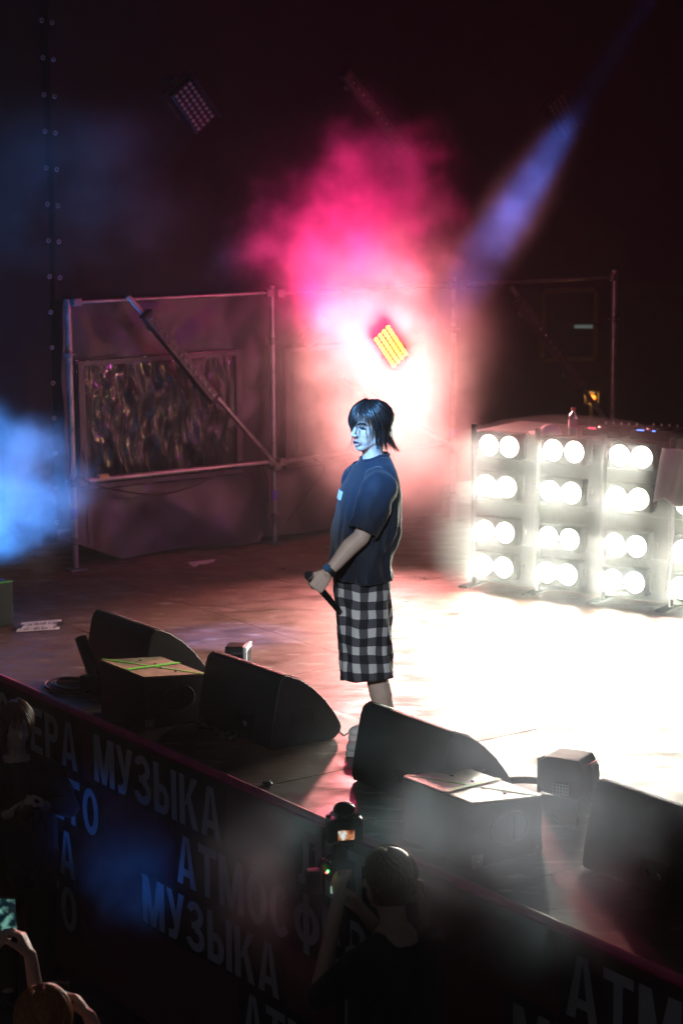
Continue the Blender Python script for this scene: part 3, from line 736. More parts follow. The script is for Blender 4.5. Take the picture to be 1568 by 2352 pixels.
# cables on the deck
def coil(label, c, loops, r0, rz):
    pts = []
    for k in range(loops * 24 + 1):
        t_ = 2 * pi * k / 24; rr = r0 * (1 + .10 * sin(t_ * .37 + k * .01)) - .004 * (k / 24)
        pts.append((rr * 1.5 * cos(t_) + .01 * (k / 24), rr * sin(t_), .009 + .006 * (k // 24) * .9))
    return tag(obj('cable_coil', MB().tube(pts, .0075, 8), RUBBER, None, c, rz), label, 'cable')
coil('coiled black cable lying by the left stage edge', W(-10.32, 5.30, .001), 5, .12, RZ)
def deck_cable(label, px, r=.008, m=RUBBER):
    P_ = [PZ(x, y, z) for x, y, z in px]; out = []
    for i in range(len(P_) - 1):
        a, b, c, d = P_[max(i - 1, 0)], P_[i], P_[i + 1], P_[min(i + 2, len(P_) - 1)]
        for k in range(10):
            t_ = k / 10; out.append(.5 * ((2 * b) + (c - a) * t_ + (2 * a - 5 * b + 4 * c - d) * t_ * t_ + (3 * b - a - 3 * c + d) * t_ ** 3))
    return tag(obj('deck_cable', MB().tube(out, r, 8), m), label, 'cable')
deck_cable('black cable looping out from beneath the taped cabinet', [(362, 1712, .01), (372, 1692, .012), (405, 1672, .03), (440, 1660, .03), (462, 1668, .012), (500, 1690, .01)])
deck_cable('glossy cable rising behind the middle wedge base', [(448, 1690, .01), (455, 1668, .03), (466, 1648, .05), (474, 1662, .02), (490, 1676, .01)])
deck_cable('thin black cable between right cabinet and right wedge', [(1268, 1872, .02), (1290, 1890, .01), (1318, 1900, .01), (1326, 1880, .06)])
for k, (x, y) in enumerate(((520, 1690), (537, 1697))):
    p = PZ(x, y, .01); t = thing('plug_connector', 'small silver plug beside the middle wedge, %s one' % ('left' if k == 0 else 'right'), 'plug', p, RZ + .3)
    obj('barrel', MB().cyl((0, -.03, .01), (0, .03, .01), .011, .010, 12), CHROME, t); obj('boot', MB().cyl((0, .03, .01), (0, .06, .01), .008, .005, 10), RUBBER, t)
t = thing('floor_socket', 'small black socket on the stage edge trim', 'socket', PZ(614, 1803), RZ)
obj('socket_body', MB().ell((0, 0, .008), (.035, .02, .012)), BLK_METAL, t); obj('socket_ring', MB().torus((0, 0, .018), .012, .003), CHROME, t)
#NEXT2

# ------------------------------------------------------------------ people
def skin_mat(name, col):
    m, n, l, p = new_mat(name)
    p.inputs['Roughness'].default_value = .48; p.inputs['Subsurface Weight'].default_value = .0
    at = n.new('ShaderNodeAttribute'); at.attribute_name = 'tint'
    tc = n.new('ShaderNodeTexCoord'); t = n.new('ShaderNodeTexNoise'); t.inputs['Scale'].default_value = 18; t.inputs['Detail'].default_value = 5
    l.new(tc.outputs['Object'], t.inputs[0])
    r = n.new('ShaderNodeValToRGB'); r.color_ramp.elements[0].color = (*[c * .88 for c in col], 1); r.color_ramp.elements[1].color = (*[c * 1.08 for c in col], 1)
    l.new(t.outputs[0], r.inputs[0])
    mx = n.new('ShaderNodeMix'); mx.data_type = 'RGBA'; l.new(at.outputs['Fac'], mx.inputs[0]); l.new(r.outputs[0], mx.inputs[6]); mx.inputs[7].default_value = (.32, .09, .09, 1)
    l.new(mx.outputs[2], p.inputs['Base Color'])
    return m
SKIN = skin_mat('skin', (.66, .49, .41))
def hair_mat(name, col, rough=.36):
    m, n, l, p = new_mat(name); p.inputs['Roughness'].default_value = rough; p.inputs['Specular IOR Level'].default_value = .6
    tc = n.new('ShaderNodeTexCoord'); mp = n.new('ShaderNodeMapping'); mp.inputs['Scale'].default_value = (1, 1, .18); l.new(tc.outputs['Object'], mp.inputs[0])
    t = n.new('ShaderNodeTexNoise'); t.inputs['Scale'].default_value = 140; t.inputs['Detail'].default_value = 3; l.new(mp.outputs[0], t.inputs[0])
    r = n.new('ShaderNodeValToRGB'); r.color_ramp.elements[0].position = .35; r.color_ramp.elements[1].position = .7
    r.color_ramp.elements[0].color = (*[c * .5 for c in col], 1); r.color_ramp.elements[1].color = (*[c * 1.5 for c in col], 1)
    l.new(t.outputs[0], r.inputs[0]); l.new(r.outputs[0], p.inputs['Base Color'])
    b = n.new('ShaderNodeBump'); b.inputs['Strength'].default_value = .3; b.inputs['Distance'].default_value = .003; l.new(t.outputs[0], b.inputs['Height']); l.new(b.outputs[0], p.inputs['Normal'])
    return m
HAIR_DK = hair_mat('dark wet hair', (.022, .016, .014))
HAIR_GINGER = hair_mat('ginger hair', (.48, .19, .06))  # ginger raised in place of warm stage light on the hair
HAIR_BLOND = hair_mat('blond brown hair', (.20, .10, .045))
HAIR_BR = hair_mat('brown hair', (.12, .05, .025))
CLOTH_BLK = mat('black jersey', (.006, .013, .030), .75, var=.2, vscale=30, bump=.2, bscale=300, sheen=.15)  # blue light on the black cloth is partly put into its colour

def hand(mb, w, d, n, side, curl=(.5, .5, .5, .5), thumb=.5, s=1.0, spread=.03):
    d = Vector(d).normalized(); n = Vector(n); n = (n - d * n.dot(d)).normalized(); y = n.cross(d) * side; w = Vector(w)
    P = lambda a, b, c: w + (d * a + y * b + n * c) * s
    for b, r in ((.028, .0145), (.010, .0155), (-.010, .015), (-.027, .013)):
        mb.chain([P(.0, b * .55, 0), P(.045, b * .9, 0), P(.085, b, 0)], [.016 * s, r * s * 1.05, r * s * .85], 10)
    for i, (b, L) in enumerate(((.030, .074), (.0105, .083), (-.0105, .077), (-.030, .060))):
        p = Vector((.086 - .006 * abs(i - 1), b, 0)); ang = .1; pts = [P(*p)]
        for k, fr in enumerate((.47, .30, .23)):
            ang += curl[i] * (1.0, 1.15, .8)[k]
            p = p + Vector((cos(ang) * L * fr, (b / .03) * spread * L * fr, sin(ang) * L * fr)); pts.append(P(*p))
        mb.chain(pts, [.0105 * s, .0095 * s, .0087 * s, .0075 * s], 8)
    t0 = Vector((.018, .026, .004)); t1 = t0 + Vector((.030, .024, .012)); t2 = t1 + Vector((.028, .008 - .012 * thumb, .016 + .012 * thumb)); t3 = t2 + Vector((.022, -.004 - .010 * thumb, .010 + .010 * thumb))
    mb.chain([P(*t0), P(*t1), P(*t2), P(*t3)], [.017 * s, .0135 * s, .0110 * s, .0085 * s], 8)

def head(mb, M, s=1.0):
    def e(c, r, R=None): 
        q = M.to_3x3().normalized(); q = q @ R if R is not None else q
        mb.ell(M @ Vector(c), tuple(x * s for x in r), q, 20, 14)
    def ch(pts, rr): mb.chain([M @ Vector(p) for p in pts], [r * s for r in rr], 10)
    e((-.018, 0, .012), (.094, .076, .096)); e((.030, 0, -.045), (.060, .060, .078)); e((.012, 0, -.078), (.058, .056, .046))
    e((.062, 0, -.118), (.026, .028, .021)); ch([(.055, .012, -.110), (.0, .040, -.083), (-.012, .048, -.05)], [.024, .026, .024]); ch([(.055, -.012, -.110), (.0, -.040, -.083), (-.012, -.048, -.05)], [.024, .026, .024]); e((.045, 0, -.085), (.045, .048, .038))
    e((.072, 0, .004), (.018, .050, .013)); e((.060, 0, .035), (.030, .055, .035))
    for sd in (-1, 1):
        e((.052, sd * .034, -.044), (.026, .026, .030)); e((.108, sd * .0125, -.053), (.010, .009, .008)); e((-.012, sd * .078, -.020), (.020, .009, .031))
    ch([(.086, 0, -.004), (.100, 0, -.026), (.117, 0, -.047)], [.0085, .0095, .0115])
    ch([(.086, .024, -.086), (.099, .008, -.0775), (.100, 0, -.079), (.099, -.008, -.0775), (.086, -.024, -.086)], [.0045, .0065, .0062, .0065, .0045])
    ch([(.084, .022, -.090), (.094, .008, -.101), (.094, -.008, -.101), (.084, -.022, -.090)], [.0045, .0072, .0072, .0045])
    e((.070, 0, -.083), (.024, .034, .020))

def tint_mesh(me, fn):
    at = me.attributes.new('tint', 'FLOAT', 'POINT')
    at.data.foreach_set('value', [fn(v.co) for v in me.vertices])

def hair_strands(mb, M, cfg, rnd, vol=1.0):
    """cfg: list of (azimuth range deg, start polar, end z range, count, radius, outward flare, side sweep)"""
    for (az0, az1, zs0, zs1, n, rad, flare, sweep) in cfg:
        for k in range(n):
            az = radians(rnd.uniform(az0, az1)); zend = rnd.uniform(zs0, zs1); pts = []; off = rnd.uniform(1.02, 1.10); ph = rnd.uniform(0, 6)
            az_s = az * .55 + rnd.uniform(-.15, .15)
            N = 10
            for i in range(N + 1):
                t = i / N
                a_ = az_s + (az - az_s) * min(1, t * 1.7) + sweep * t * t + .05 * sin(ph + t * 5)
                # travel over the skull, then fall straight
                zt = .112 + (zend - .112) * (t ** 1.15)
                zz = max(-.03, min(.111, zt))
                rr = sqrt(max(0.0, 1 - ((zz - .012) / .104) ** 2))
                rx, ry = .104 * off * vol, .088 * off * vol
                fall = max(0, -.03 - zt)
                k2 = 1 + flare * (fall / .1) ** 3 - .06 * (fall / .1)
                x = -.018 + rx * rr * cos(a_) * k2; y = ry * rr * sin(a_) * k2
                pts.append(M @ Vector((x, y, zt + .004 * sin(ph))))
            r_ = rad * rnd.uniform(.6, 1.25)
            mb.tube(pts, [r_ * (.8 + .5 * sin(pi * min(1, i / N * 1.1))) * (1 - .86 * (i / N) ** 2.2) for i in range(N + 1)], 5)

# ---------- the performer
PF = PZ(845, 1716); PHI = radians(20)
perf = thing('person', 'performer in black oversized t-shirt and black white checked shorts holding a microphone', 'person', PF, pi + PHI)
Mh = Matrix.Translation((-.012, .005, 1.686)) @ Matrix.Rotation(radians(24), 4, 'Z') @ Matrix.Rotation(radians(2), 4, 'Y')
body = MB(); head(body, Mh)
body.chain([(-.045, 0, 1.46), (-.035, 0, 1.54), (-.022, 0, 1.62)], [.062, .055, .056], 14)
body.chain([(-.03, .0, 1.40), (-.03, .12, 1.36), (.0, .175, 1.33)], [.06, .045, .04]); body.chain([(-.03, .0, 1.40), (-.03, -.12, 1.36), (.0, -.175, 1.33)], [.06, .045, .04])
body.chain([(-.045, 0, 1.40), (-.03, 0, 1.36), (-.005, 0, 1.2), (.02, 0, .95), (.03, 0, .86)], [.06, .085, .10, .10, .09], 16)
EL = Vector((.128, .255, 1.150)); WR = Vector((.296, .238, .985)); HN = Vector((.346, .222, .915))
body.chain([(.0, .175, 1.33), (.06, .225, 1.25), tuple(EL)], [.042, .046, .044]); mid = EL.lerp(WR, .3)
body.chain([tuple(EL), tuple(mid + Vector((.008, 0, .004))), tuple(EL.lerp(WR, .75)), tuple(WR)], [.044, .0455, .034, .0275])
body.chain([(.0, -.175, 1.33), (-.02, -.23, 1.22), (-.04, -.26, 1.09), (-.03, -.27, .98), (-.01, -.27, .86)], [.042, .046, .042, .040, .028])
hd = (HN - WR).normalized()
hand(body, WR + hd * .01, hd, (-.25, -1, -.15), 1, (1.05, 1.1, 1.1, 1.1), .9, 1.02, .0)
hand(body, (-.01, -.27, .85), (.1, .05, -.95), (0, 1, 0), -1, (.5, .5, .5, .5), .5, 1, .02)
for b, kx, ax_ in ((.115, -.005, -.052), (-.135, -.09, -.165)):
    body.chain([(.03, b * .7, .84), (kx + .03, b, .50), (kx, b * 1.0, .40), (kx - .022, b * 1.02, .31), (ax_ - .0, b * 1.04, .13), (ax_, b * 1.05, .07)], [.078, .062, .056, .059, .037, .036], 14)
    body.chain([(ax_, b * 1.05, .06), (ax_ + .10, b * 1.06, .035), (ax_ + .17, b * 1.08, .03)], [.036, .032, .024])
bme = remesh(body, 'body', .0048, 4)
MhI = Mh.inverted()
def tn(co):
    q = MhI @ co
    if q.x > .075 and abs(q.y) < .030 and -.110 < q.z < -.072: return .38
    return 0
tint_mesh(bme, tn)
obj('body', bme, SKIN, perf)
# face details
fc = MB().ell(Mh @ Vector((.0905, 0, -.0895)), (.012, .021, .0075), Mh.to_3x3()); obj('open_mouth', fc, mat('mouth dark', (.035, .008, .010), .6), perf)
for sd in (1, -1):
    ey = obj('eye', MB().ell(Mh @ Vector((.0790, sd * .033, -.016)), (.009, .0145, .0065), Mh.to_3x3() @ Matrix.Rotation(sd * .35, 3, 'Z'), 14, 8), mat('eye', (.045, .05, .06), .15), perf)
    obj('eyelid', MB().tube([Mh @ Vector(q) for q in ((.0845, sd * .018, -.012), (.0885, sd * .030, -.0085), (.080, sd * .045, -.012), (.074, sd * .051, -.018))], [.002, .0035, .003, .0015], 6), HAIR_DK, perf)
    obj('eyebrow', MB().tube([Mh @ Vector(q) for q in ((.0925, sd * .014, .002), (.0895, sd * .030, .009), (.077, sd * .048, .007), (.068, sd * .056, .0)) ], [.003, .0050, .0042, .0015], 6), HAIR_DK, perf)
# hair
rnd = random.Random(11)
hm = MB()
def cap(u, v):
    az = 2 * pi * u - pi; c_ = cos(az)
    zlim = .078 if c_ > .6 else (.078 + (-.045 - .078) * min(1, (.6 - c_) / .55)); zt = .1155 + (zlim - .1155) * v
    if c_ < .05: zt = .1155 + (-.085 - .1155) * v
    zz = max(-.03, zt); rr = sqrt(max(0, 1 - ((zz - .012) / .1045) ** 2))
    j = 1 + .015 * nz3(az * 6, zt * 30, 3)
    return Mh @ Vector((-.018 + .112 * rr * c_ * j, .094 * rr * sin(az) * j, zt))
hm.grid(cap, 48, 16)
hair_strands(hm, Mh, [
    (-50, 2, .015, -.022, 52, .0045, 0, .06),
    (0, 34, .040, .004, 15, .0036, 0, .16),
    (-75, -20, .0, -.060, 30, .0045, .1, .0),
    (36, 62, .030, -.005, 14, .0030, 0, .20),
    (60, 118, -.075, -.155, 120, .0042, .05, .0),
    (-118, -66, -.085, -.135, 60, .0055, .04, .0),
    (112, 180, -.085, -.165, 110, .0048, .20, .0),
    (-180, -118, -.085, -.165, 90, .0048, .20, .0),
    (40, 320, -.03, -.15, 70, .0016, .35, .12), (-180, 180, .06, -.16, 160, .0012, .25, .15),
    (70, 84, -.10, -.165, 6, .0022, .0, -.15)], rnd, 1.085)
# loose curl on the cheek
hm.tube([Mh @ Vector(q) for q in ((.005, .079, -.02), (.030, .077, -.014), (.042, .070, -.028), (.040, .068, -.05), (.036, .067, -.072))], [.0016, .0014, .0012, .001, .0006], 5)
obj('hair', hm, HAIR_DK, perf, angle=180)
# t-shirt
TS = [(1.522, -.026, .110, .072), (1.500, -.040, .122, .11), (1.478, -.054, .132, .165), (1.445, -.068, .145, .205), (1.40, -.088, .156, .225), (1.33, -.127, .166, .232), (1.24, -.150, .163, .234), (1.15, -.164, .154, .234), (1.08, -.173, .132, .23), (1.03, -.179, .113, .228), (.98, -.183, .113, .228), (.94, -.185, .120, .230), (.900, -.187, .127, .232)]
def ring_at(z):
    for i in range(len(TS) - 1):
        if TS[i][0] >= z >= TS[i + 1][0]:
            t = (TS[i][0] - z) / (TS[i][0] - TS[i + 1][0]); t = t * t * (3 - 2 * t) * .5 + t * .5
            return [TS[i][k] + (TS[i + 1][k] - TS[i][k]) * t for k in range(4)]
    return list(TS[-1] if z < TS[-1][0] else TS[0])
def tee(az, z, off=0):
    _, xl, xr, db = ring_at(z); hx = (xr - xl) / 2; cx_ = (xl + xr) / 2; s_, c_ = sin(PHI), cos(PHI)
    da = sqrt(max(.03 ** 2, hx * hx - (s_ * db) ** 2)) / c_; ca = -cx_ / c_
    ex = 2.5; ct, st_ = cos(az), sin(az); k = (abs(ct) ** ex + abs(st_) ** ex) ** (-1 / ex)
    low = max(0, min(1, (1.42 - z) / .3))
    cx2, sy2 = cos(az), sin(az); wr = 2.4 * low * (.010 * nz3(cx2 * 1.8 + z * 1.5, sy2 * 1.8 + z * 2, z * 2) + .007 * nz3(cx2 * 3.6 - z * 5, sy2 * 3.6, z * 4 + 7) + .004 * nz3(cx2 * 8, sy2 * 8, z * 9))
    fold = .010 * max(0, 1 - abs(z - .95) / .1) * sin(az * 7 + z * 22) * .5
    r = k * (1 + (off + wr + fold) / .16)
    return Vector((ca + da * r * ct, db * r * st_, z + (.006 * nz3(cos(az) * 2, sin(az) * 2, 5) if z < .905 else 0) - .028 * max(0, ct) * max(0, (1.5 - z) < .03)))
tm = MB()
NA = 72; NZ = 64
tm.grid(lambda u, v: tee(2 * pi * u, 1.522 - (1.522 - .900) * v), NA, NZ)
so = obj('t_shirt', tm.mesh('t_shirt', True, 80, True), CLOTH_BLK, perf, angle=80); so.modifiers.new('s', 'SOLIDIFY').thickness = .004
def sleeve(pts, rads, flat, seed):
    mb = MB(); pts = [Vector(p) for p in pts]; N = 26; n = 40
    def cen(t):
        f = t * (len(pts) - 1); i = min(int(f), len(pts) - 2); return pts[i].lerp(pts[i + 1], f - i), rads[i] + (rads[i + 1] - rads[i]) * (f - i)
    def fn(u, v):
        c, r = cen(v); d = (cen(min(1, v + .05))[0] - cen(max(0, v - .05))[0]).normalized()
        x = Vector((1, 0, 0)); x = (x - d * x.dot(d)).normalized(); y = d.cross(x); az = 2 * pi * u
        rr = r * (1 + .12 * nz3(cos(az) * 1.4 + seed, sin(az) * 1.4, v * 4) + .09 * nz3(cos(az) * 3, sin(az) * 3 + v * 2, v * 9 + seed) * v)
        return c + x * cos(az) * rr + y * sin(az) * rr * flat
    mb.grid(fn, n, N); return mb.mesh('sleeve', True, 80, True)
sl = obj('sleeve', sleeve([(-.03, .12, 1.425), (.0, .19, 1.385), (.055, .235, 1.29), (.122, .262, 1.175)], [.075, .090, .090, .080], .86, 2), CLOTH_BLK, so, angle=80); sl.modifiers.new('s', 'SOLIDIFY').thickness = .004
sl = obj('sleeve', sleeve([(-.03, -.12, 1.425), (-.02, -.19, 1.37), (-.02, -.24, 1.25), (-.02, -.262, 1.125)], [.070, .082, .082, .076], .9, 6), CLOTH_BLK, so, angle=80); sl.modifiers.new('s', 'SOLIDIFY').thickness = .004
obj('collar', MB().tube([tee(2 * pi * k / 40, 1.520) + Vector((0, 0, .003)) for k in range(41)], .0075, 8), CLOTH_BLK, so)
pt = MB(); pt.grid(lambda u, v: tee(-.62 + .46 * u, 1.335 - .045 * v, .006) + Vector((.002, 0, 0)), 8, 4); obj('chest_print', pt, mat('white print', (.8, .82, .85), .5), so)
# checked shorts
def plaid():
    m, n, l, p = new_mat('checked cotton'); p.inputs['Roughness'].default_value = .85
    uv = n.new('ShaderNodeUVMap'); sp = n.new('ShaderNodeSeparateXYZ'); l.new(uv.outputs[0], sp.inputs[0])
    def stripe(o):
        a = n.new('ShaderNodeMath'); a.operation = 'MULTIPLY'; a.inputs[1].default_value = 1 / .084; l.new(o, a.inputs[0])
        b = n.new('ShaderNodeMath'); b.operation = 'FRACT'; l.new(a.outputs[0], b.inputs[0])
        c = n.new('ShaderNodeMath'); c.operation = 'GREATER_THAN'; c.inputs[1].default_value = .5; l.new(b.outputs[0], c.inputs[0]); return c.outputs[0]
    ad = n.new('ShaderNodeMath'); ad.operation = 'ADD'; l.new(stripe(sp.outputs[0]), ad.inputs[0]); l.new(stripe(sp.outputs[1]), ad.inputs[1])
    hf = n.new('ShaderNodeMath'); hf.operation = 'MULTIPLY'; hf.inputs[1].default_value = .5; l.new(ad.outputs[0], hf.inputs[0])
    r = n.new('ShaderNodeValToRGB'); r.color_ramp.interpolation = 'CONSTANT'
    r.color_ramp.elements[0].position = 0; r.color_ramp.elements[0].color = (.72, .72, .72, 1)
    r.color_ramp.elements[1].position = .4; r.color_ramp.elements[1].color = (.10, .10, .12, 1)
    e = r.color_ramp.elements.new(.8); e.color = (.012, .013, .018, 1)
    l.new(hf.outputs[0], r.inputs[0])
    t = n.new('ShaderNodeTexNoise'); t.inputs['Scale'].default_value = 900; l.new(uv.outputs[0], t.inputs[0])
    mx = n.new('ShaderNodeMix'); mx.data_type = 'RGBA'; mx.blend_type = 'MULTIPLY'; mx.inputs[0].default_value = .35; l.new(r.outputs[0], mx.inputs[6]); l.new(t.outputs[1], mx.inputs[7])
    l.new(r.outputs[0], p.inputs['Base Color'])
    b = n.new('ShaderNodeBump'); b.inputs['Strength'].default_value = .2; b.inputs['Distance'].default_value = .001; l.new(t.outputs[0], b.inputs['Height']); l.new(b.outputs[0], p.inputs['Normal'])
    return m
PLAID = plaid()
shm = MB()
def leg_ring(sd, z):                      # centre a, b, half depth, half width
    t = (.90 - z) / (.90 - .395)
    if sd > 0: return (.052 - .006 * t, .075 + .04 * t, .140 - .006 * t, .125 - .008 * t)
    return (.010 - .05 * t, -.075 - .05 * t, .140 - .012 * t, .125 - .008 * t)
def leg(sd):
    def fn(u, v):
        z = .90 - (.90 - .395) * v; ca, cb, da, db = leg_ring(sd, z); az = 2 * pi * u - pi / 2
        w_ = .016 * nz3(az * 1.5 + sd, z * 3, 3) + .013 * nz3(az * 3 + z * 7, z * 5 + sd, 8) + .006 * nz3(az * 6 - z * 11, z * 12, 5)
        w_ += .018 * max(0, sin(az - 2.6)) ** 3 * sin(z * 16 + az * 2) * v
        k = 1 + w_ / .13
        zz = z + (.008 * nz3(az * 2, sd, 4) if v > .97 else 0) + .012 * v * sin(az)
        return (ca + da * k * cos(az), cb + db * k * sin(az), zz)
    shm.grid(fn, 56, 40, lambda u, v: (u * .84 + .012 + .02 * sin(v * 2) + .008 * nz3(u * 9, v * 5, 3), (v * .505 + .010 * nz3(u * 8, v * 4, 6) + .05 + .010 * sin(u * 6.28)) * .9))
leg(1); leg(-1)
sh = obj('checked_shorts', shm, PLAID, perf, angle=80); sh.modifiers.new('s', 'SOLIDIFY').thickness = .003
# watch
fa = (WR - EL).normalized(); wc = WR - fa * .012
wt = obj('watch', MB().lathe([(.0315, -.014), (.0335, -.014), (.0335, .014), (.0315, .014)], 22, Matrix.Translation(wc) @ fa.to_track_quat('Z', 'Y').to_matrix().to_4x4()), mat('watch strap', (.01, .01, .012), .5), perf)
dn = Vector((.75, .55, .35)); dn = (dn - fa * dn.dot(fa)).normalized()
obj('watch_face', MB().cyl(wc + dn * .031, wc + dn * .042, .020, .0185, 18), mat('watch face', (.08, .2, .4), .15, .3), wt)
# shoes and socks
SHOE = mat('pale sneaker', (.55, .55, .53), .55, var=.12); SOLE = mat('sneaker sole', (.65, .65, .62), .5)
for b, ax_ in ((.125, -.052), (-.145, -.165)):
    s1 = MB(); s1.ell((ax_ + .135, b, .045), (.085, .048, .038)); s1.ell((ax_ + .03, b, .055), (.09, .043, .045)); s1.ell((ax_ - .035, b, .055), (.045, .040, .052)); s1.chain([(ax_, b, .06), (ax_ + .05, b, .085), (ax_ + .11, b, .06)], [.04, .036, .034])
    shoe = obj('shoe', remesh(s1, 'shoe', .006, 4), SHOE, perf)
    so_ = MB(); pr = []
    for k in range(32):
        t = 2 * pi * k / 32; w_ = .046 + .008 * cos(t); pr.append((ax_ + .07 + .150 * cos(t), b + w_ * sin(t)))
    so_.add([(x, y, .002) for x, y in pr] + [(x, y, .03) for x, y in pr], [(i, (i + 1) % 32, 32 + (i + 1) % 32, 32 + i) for i in range(32)] + [tuple(range(31, -1, -1)), tuple(range(32, 64))])
    obj('sole', so_, SOLE, shoe, bevel=.005)
    obj('lace', MB().tube([(ax_ + .07 + .012 * k, b + (.02 if k % 2 else -.02), .098 - .0065 * k) for k in range(6)], .003, 6), SOLE, shoe)
    obj('sock', MB().lathe([(.040, .08), (.0405, .105), (.0415, .128), (.040, .131)], 20, Matrix.Translation((ax_ - .001, b * .995, 0))), CLOTH_BLK, perf)
# microphone (held)
mic_c = WR + hd * .085 + Vector((-.006, -.028, 0)); ma = (Vector((-.62, -.05, -.75))).normalized()
mt = thing('microphone', 'black handheld microphone pointing down in the performer\'s hand', 'microphone', perf.matrix_basis @ Vector((0, 0, 0)), pi + PHI)
rot = ma.to_track_quat('Z', 'Y').to_matrix().to_4x4()
MM = Matrix.Translation(mic_c) @ rot
obj('handle', MB().lathe([(0, -.045), (.0195, -.045), (.018, 0), (.0165, .08), (.0155, .15), (.0155, .175), (.012, .182), (0, .183)], 20, MM), mat('mic body', (.012, .012, .013), .35, .4), mt)
obj('grille_ball', MB().ell(MM @ Vector((0, 0, -.066)), (.025, .025, .027), rot.to_3x3()), mat('mic grille', (.08, .08, .085), .35, .8, bump=.8, bscale=500), mt)
obj('grille_band', MB().lathe([(.0245, -.066), (.0262, -.064), (.0262, -.058), (.0245, -.056)], 20, MM), CHROME, mt)

# ---------- other people
def figure(name, label, loc, rz, parts, voxel=.008, smooth=4, skin=SKIN):
    t = thing(name, label, 'person', loc, rz)
    return t
def crew(label, head_top, rz, hairm, hair_cfg, cloth, arms, tilt=0, lean=0, hscale=1.0, bun=None, headturn=0):
    """standing figure whose head top is at head_top; local x forward, z from ground"""
    hgt = head_top.z - GZ; t = thing('person', label, 'person', (head_top.x, head_top.y, GZ), rz)
    hz = hgt - .118; M = Matrix.Translation((0, 0, hz)) @ Matrix.Rotation(headturn, 4, 'Z') @ Matrix.Rotation(tilt, 4, 'Y')
    sk_ = MB(); head(sk_, M)
    sh_z = hz - .27
    sk_.chain([(-.05, 0, sh_z + .02), (-.035, 0, hz - .14), (-.02, 0, hz - .06)], [.06, .052, .055], 12)
    sk_.chain([(-.05, -.17, sh_z - .03), (-.05, 0, sh_z), (-.05, .17, sh_z - .03)], [.05, .07, .05])
    for sd, arm in arms.items():
        s_ = 1 if sd == 'L' else -1
        e_, w_, hdv, pn, curl = arm
        sk_.chain([(-.05, s_ * .18, sh_z - .03), e_, w_], [.05, .042, .026]); hand(sk_, w_, hdv, pn, s_, curl, .6)
    sk_.chain([(-.05, 0, sh_z), (-.03, 0, sh_z - .45)], [.1, .12])
    for s_ in (-1, 1): sk_.chain([(-.03, s_ * .09, sh_z - .45), (-.02, s_ * .1, .5), (-.05, s_ * .1, .08), (.1, s_ * .1, .04)], [.1, .06, .04, .035])
    me = remesh(sk_, 'body', .007, 3); tint_mesh(me, lambda c: 0); obj('body', me, skin_of(label), t)
    tp = MB()
    tp.chain([(-.045, 0, sh_z + .035), (-.045, 0, sh_z - .01)], [.068, .09], 14)
    tp.chain([(-.05, -.18, sh_z - .04), (-.05, 0, sh_z - .0), (-.05, .18, sh_z - .04)], [.068, .085, .068])
    tp.chain([(-.05, -.10, sh_z - .1), (-.04, -.09, sh_z - .55)], [.11, .125]); tp.chain([(-.05, .10, sh_z - .1), (-.04, .09, sh_z - .55)], [.11, .125])
    tp.chain([(-.045, 0, sh_z - .03), (-.03, 0, sh_z - .3), (-.03, 0, sh_z - .55)], [.115, .15, .15])
    for sd, arm in arms.items():
        s_ = 1 if sd == 'L' else -1; e_ = Vector(arm[0]); w_ = Vector(arm[1])
        tp.chain([(-.05, s_ * .18, sh_z - .04), e_] + ([e_.lerp(w_, .8)] if cloth[1] else []), [.07, .058] + ([.040] if cloth[1] else []))
    obj('top', remesh(tp, 'top', .010, 3), cloth[0], t)
    tr = MB()
    for s_ in (-1, 1): tr.chain([(-.04, s_ * .09, sh_z - .5), (-.02, s_ * .1, .5), (-.05, s_ * .1, .08)], [.13, .085, .07])
    obj('trousers', remesh(tr, 'trousers', .012, 3), mat('dark trousers', (.012, .012, .016), .8), t)
    for s_ in (-1, 1): obj('shoe', MB().ell((.02, s_ * .1, .045), (.14, .05, .045)), BLK_PLASTIC, t)
    h = MB()
    def cap2(u, v):
        az = 2 * pi * u - pi; c_ = cos(az); zl = .06 if c_ > .5 else -.10; zt = .118 + (zl - .118) * v
        zz = max(-.03, zt); rr = sqrt(max(0, 1 - ((zz - .012) / .1065) ** 2))
        return M @ Vector((-.018 + .105 * rr * c_, .088 * rr * sin(az), zt))
    h.grid(cap2, 40, 14); hair_strands(h, M, hair_cfg, random.Random(len(label)))
    if bun: bun(h, M)
    obj('hair', h, hairm, t, angle=180)
    return t
def skin_of(label): return SKIN
LONG = [(-50, 50, .03, .0, 40, .005, 0, .05), (50, 120, -.12, -.26, 70, .006, -.05, 0), (-120, -50, -.12, -.26, 70, .006, -.05, 0), (120, 240, -.15, -.28, 110, .006, -.05, 0)]
TIED = [(-60, 60, .06, .03, 20, .004, 0, .1), (60, 180, -.05, -.09, 110, .004, -.2, .05), (-180, -60, -.05, -.09, 110, .004, -.2, -.05)]
def ponytail(h, M):
    r = random.Random(5)
    for k in range(40):
        a = r.uniform(-.02, .02); b = r.uniform(-.02, .02)
        h.tube([M @ Vector(q) for q in ((-.10, a, -.03 + b), (-.150, a * 1.4, -.035 + b), (-.165, a * 1.9 , -.09 + b), (-.150, a * 1.5, -.16 + b * 2), (-.14, a, -.20 + b * 2))], [.006, .008, .008, .006, .001], 5)
    h.torus(M @ Vector((-.118, 0, -.032)), .026, .008, M.to_3x3() @ Vector((1, 0, 0)), 16, 6)
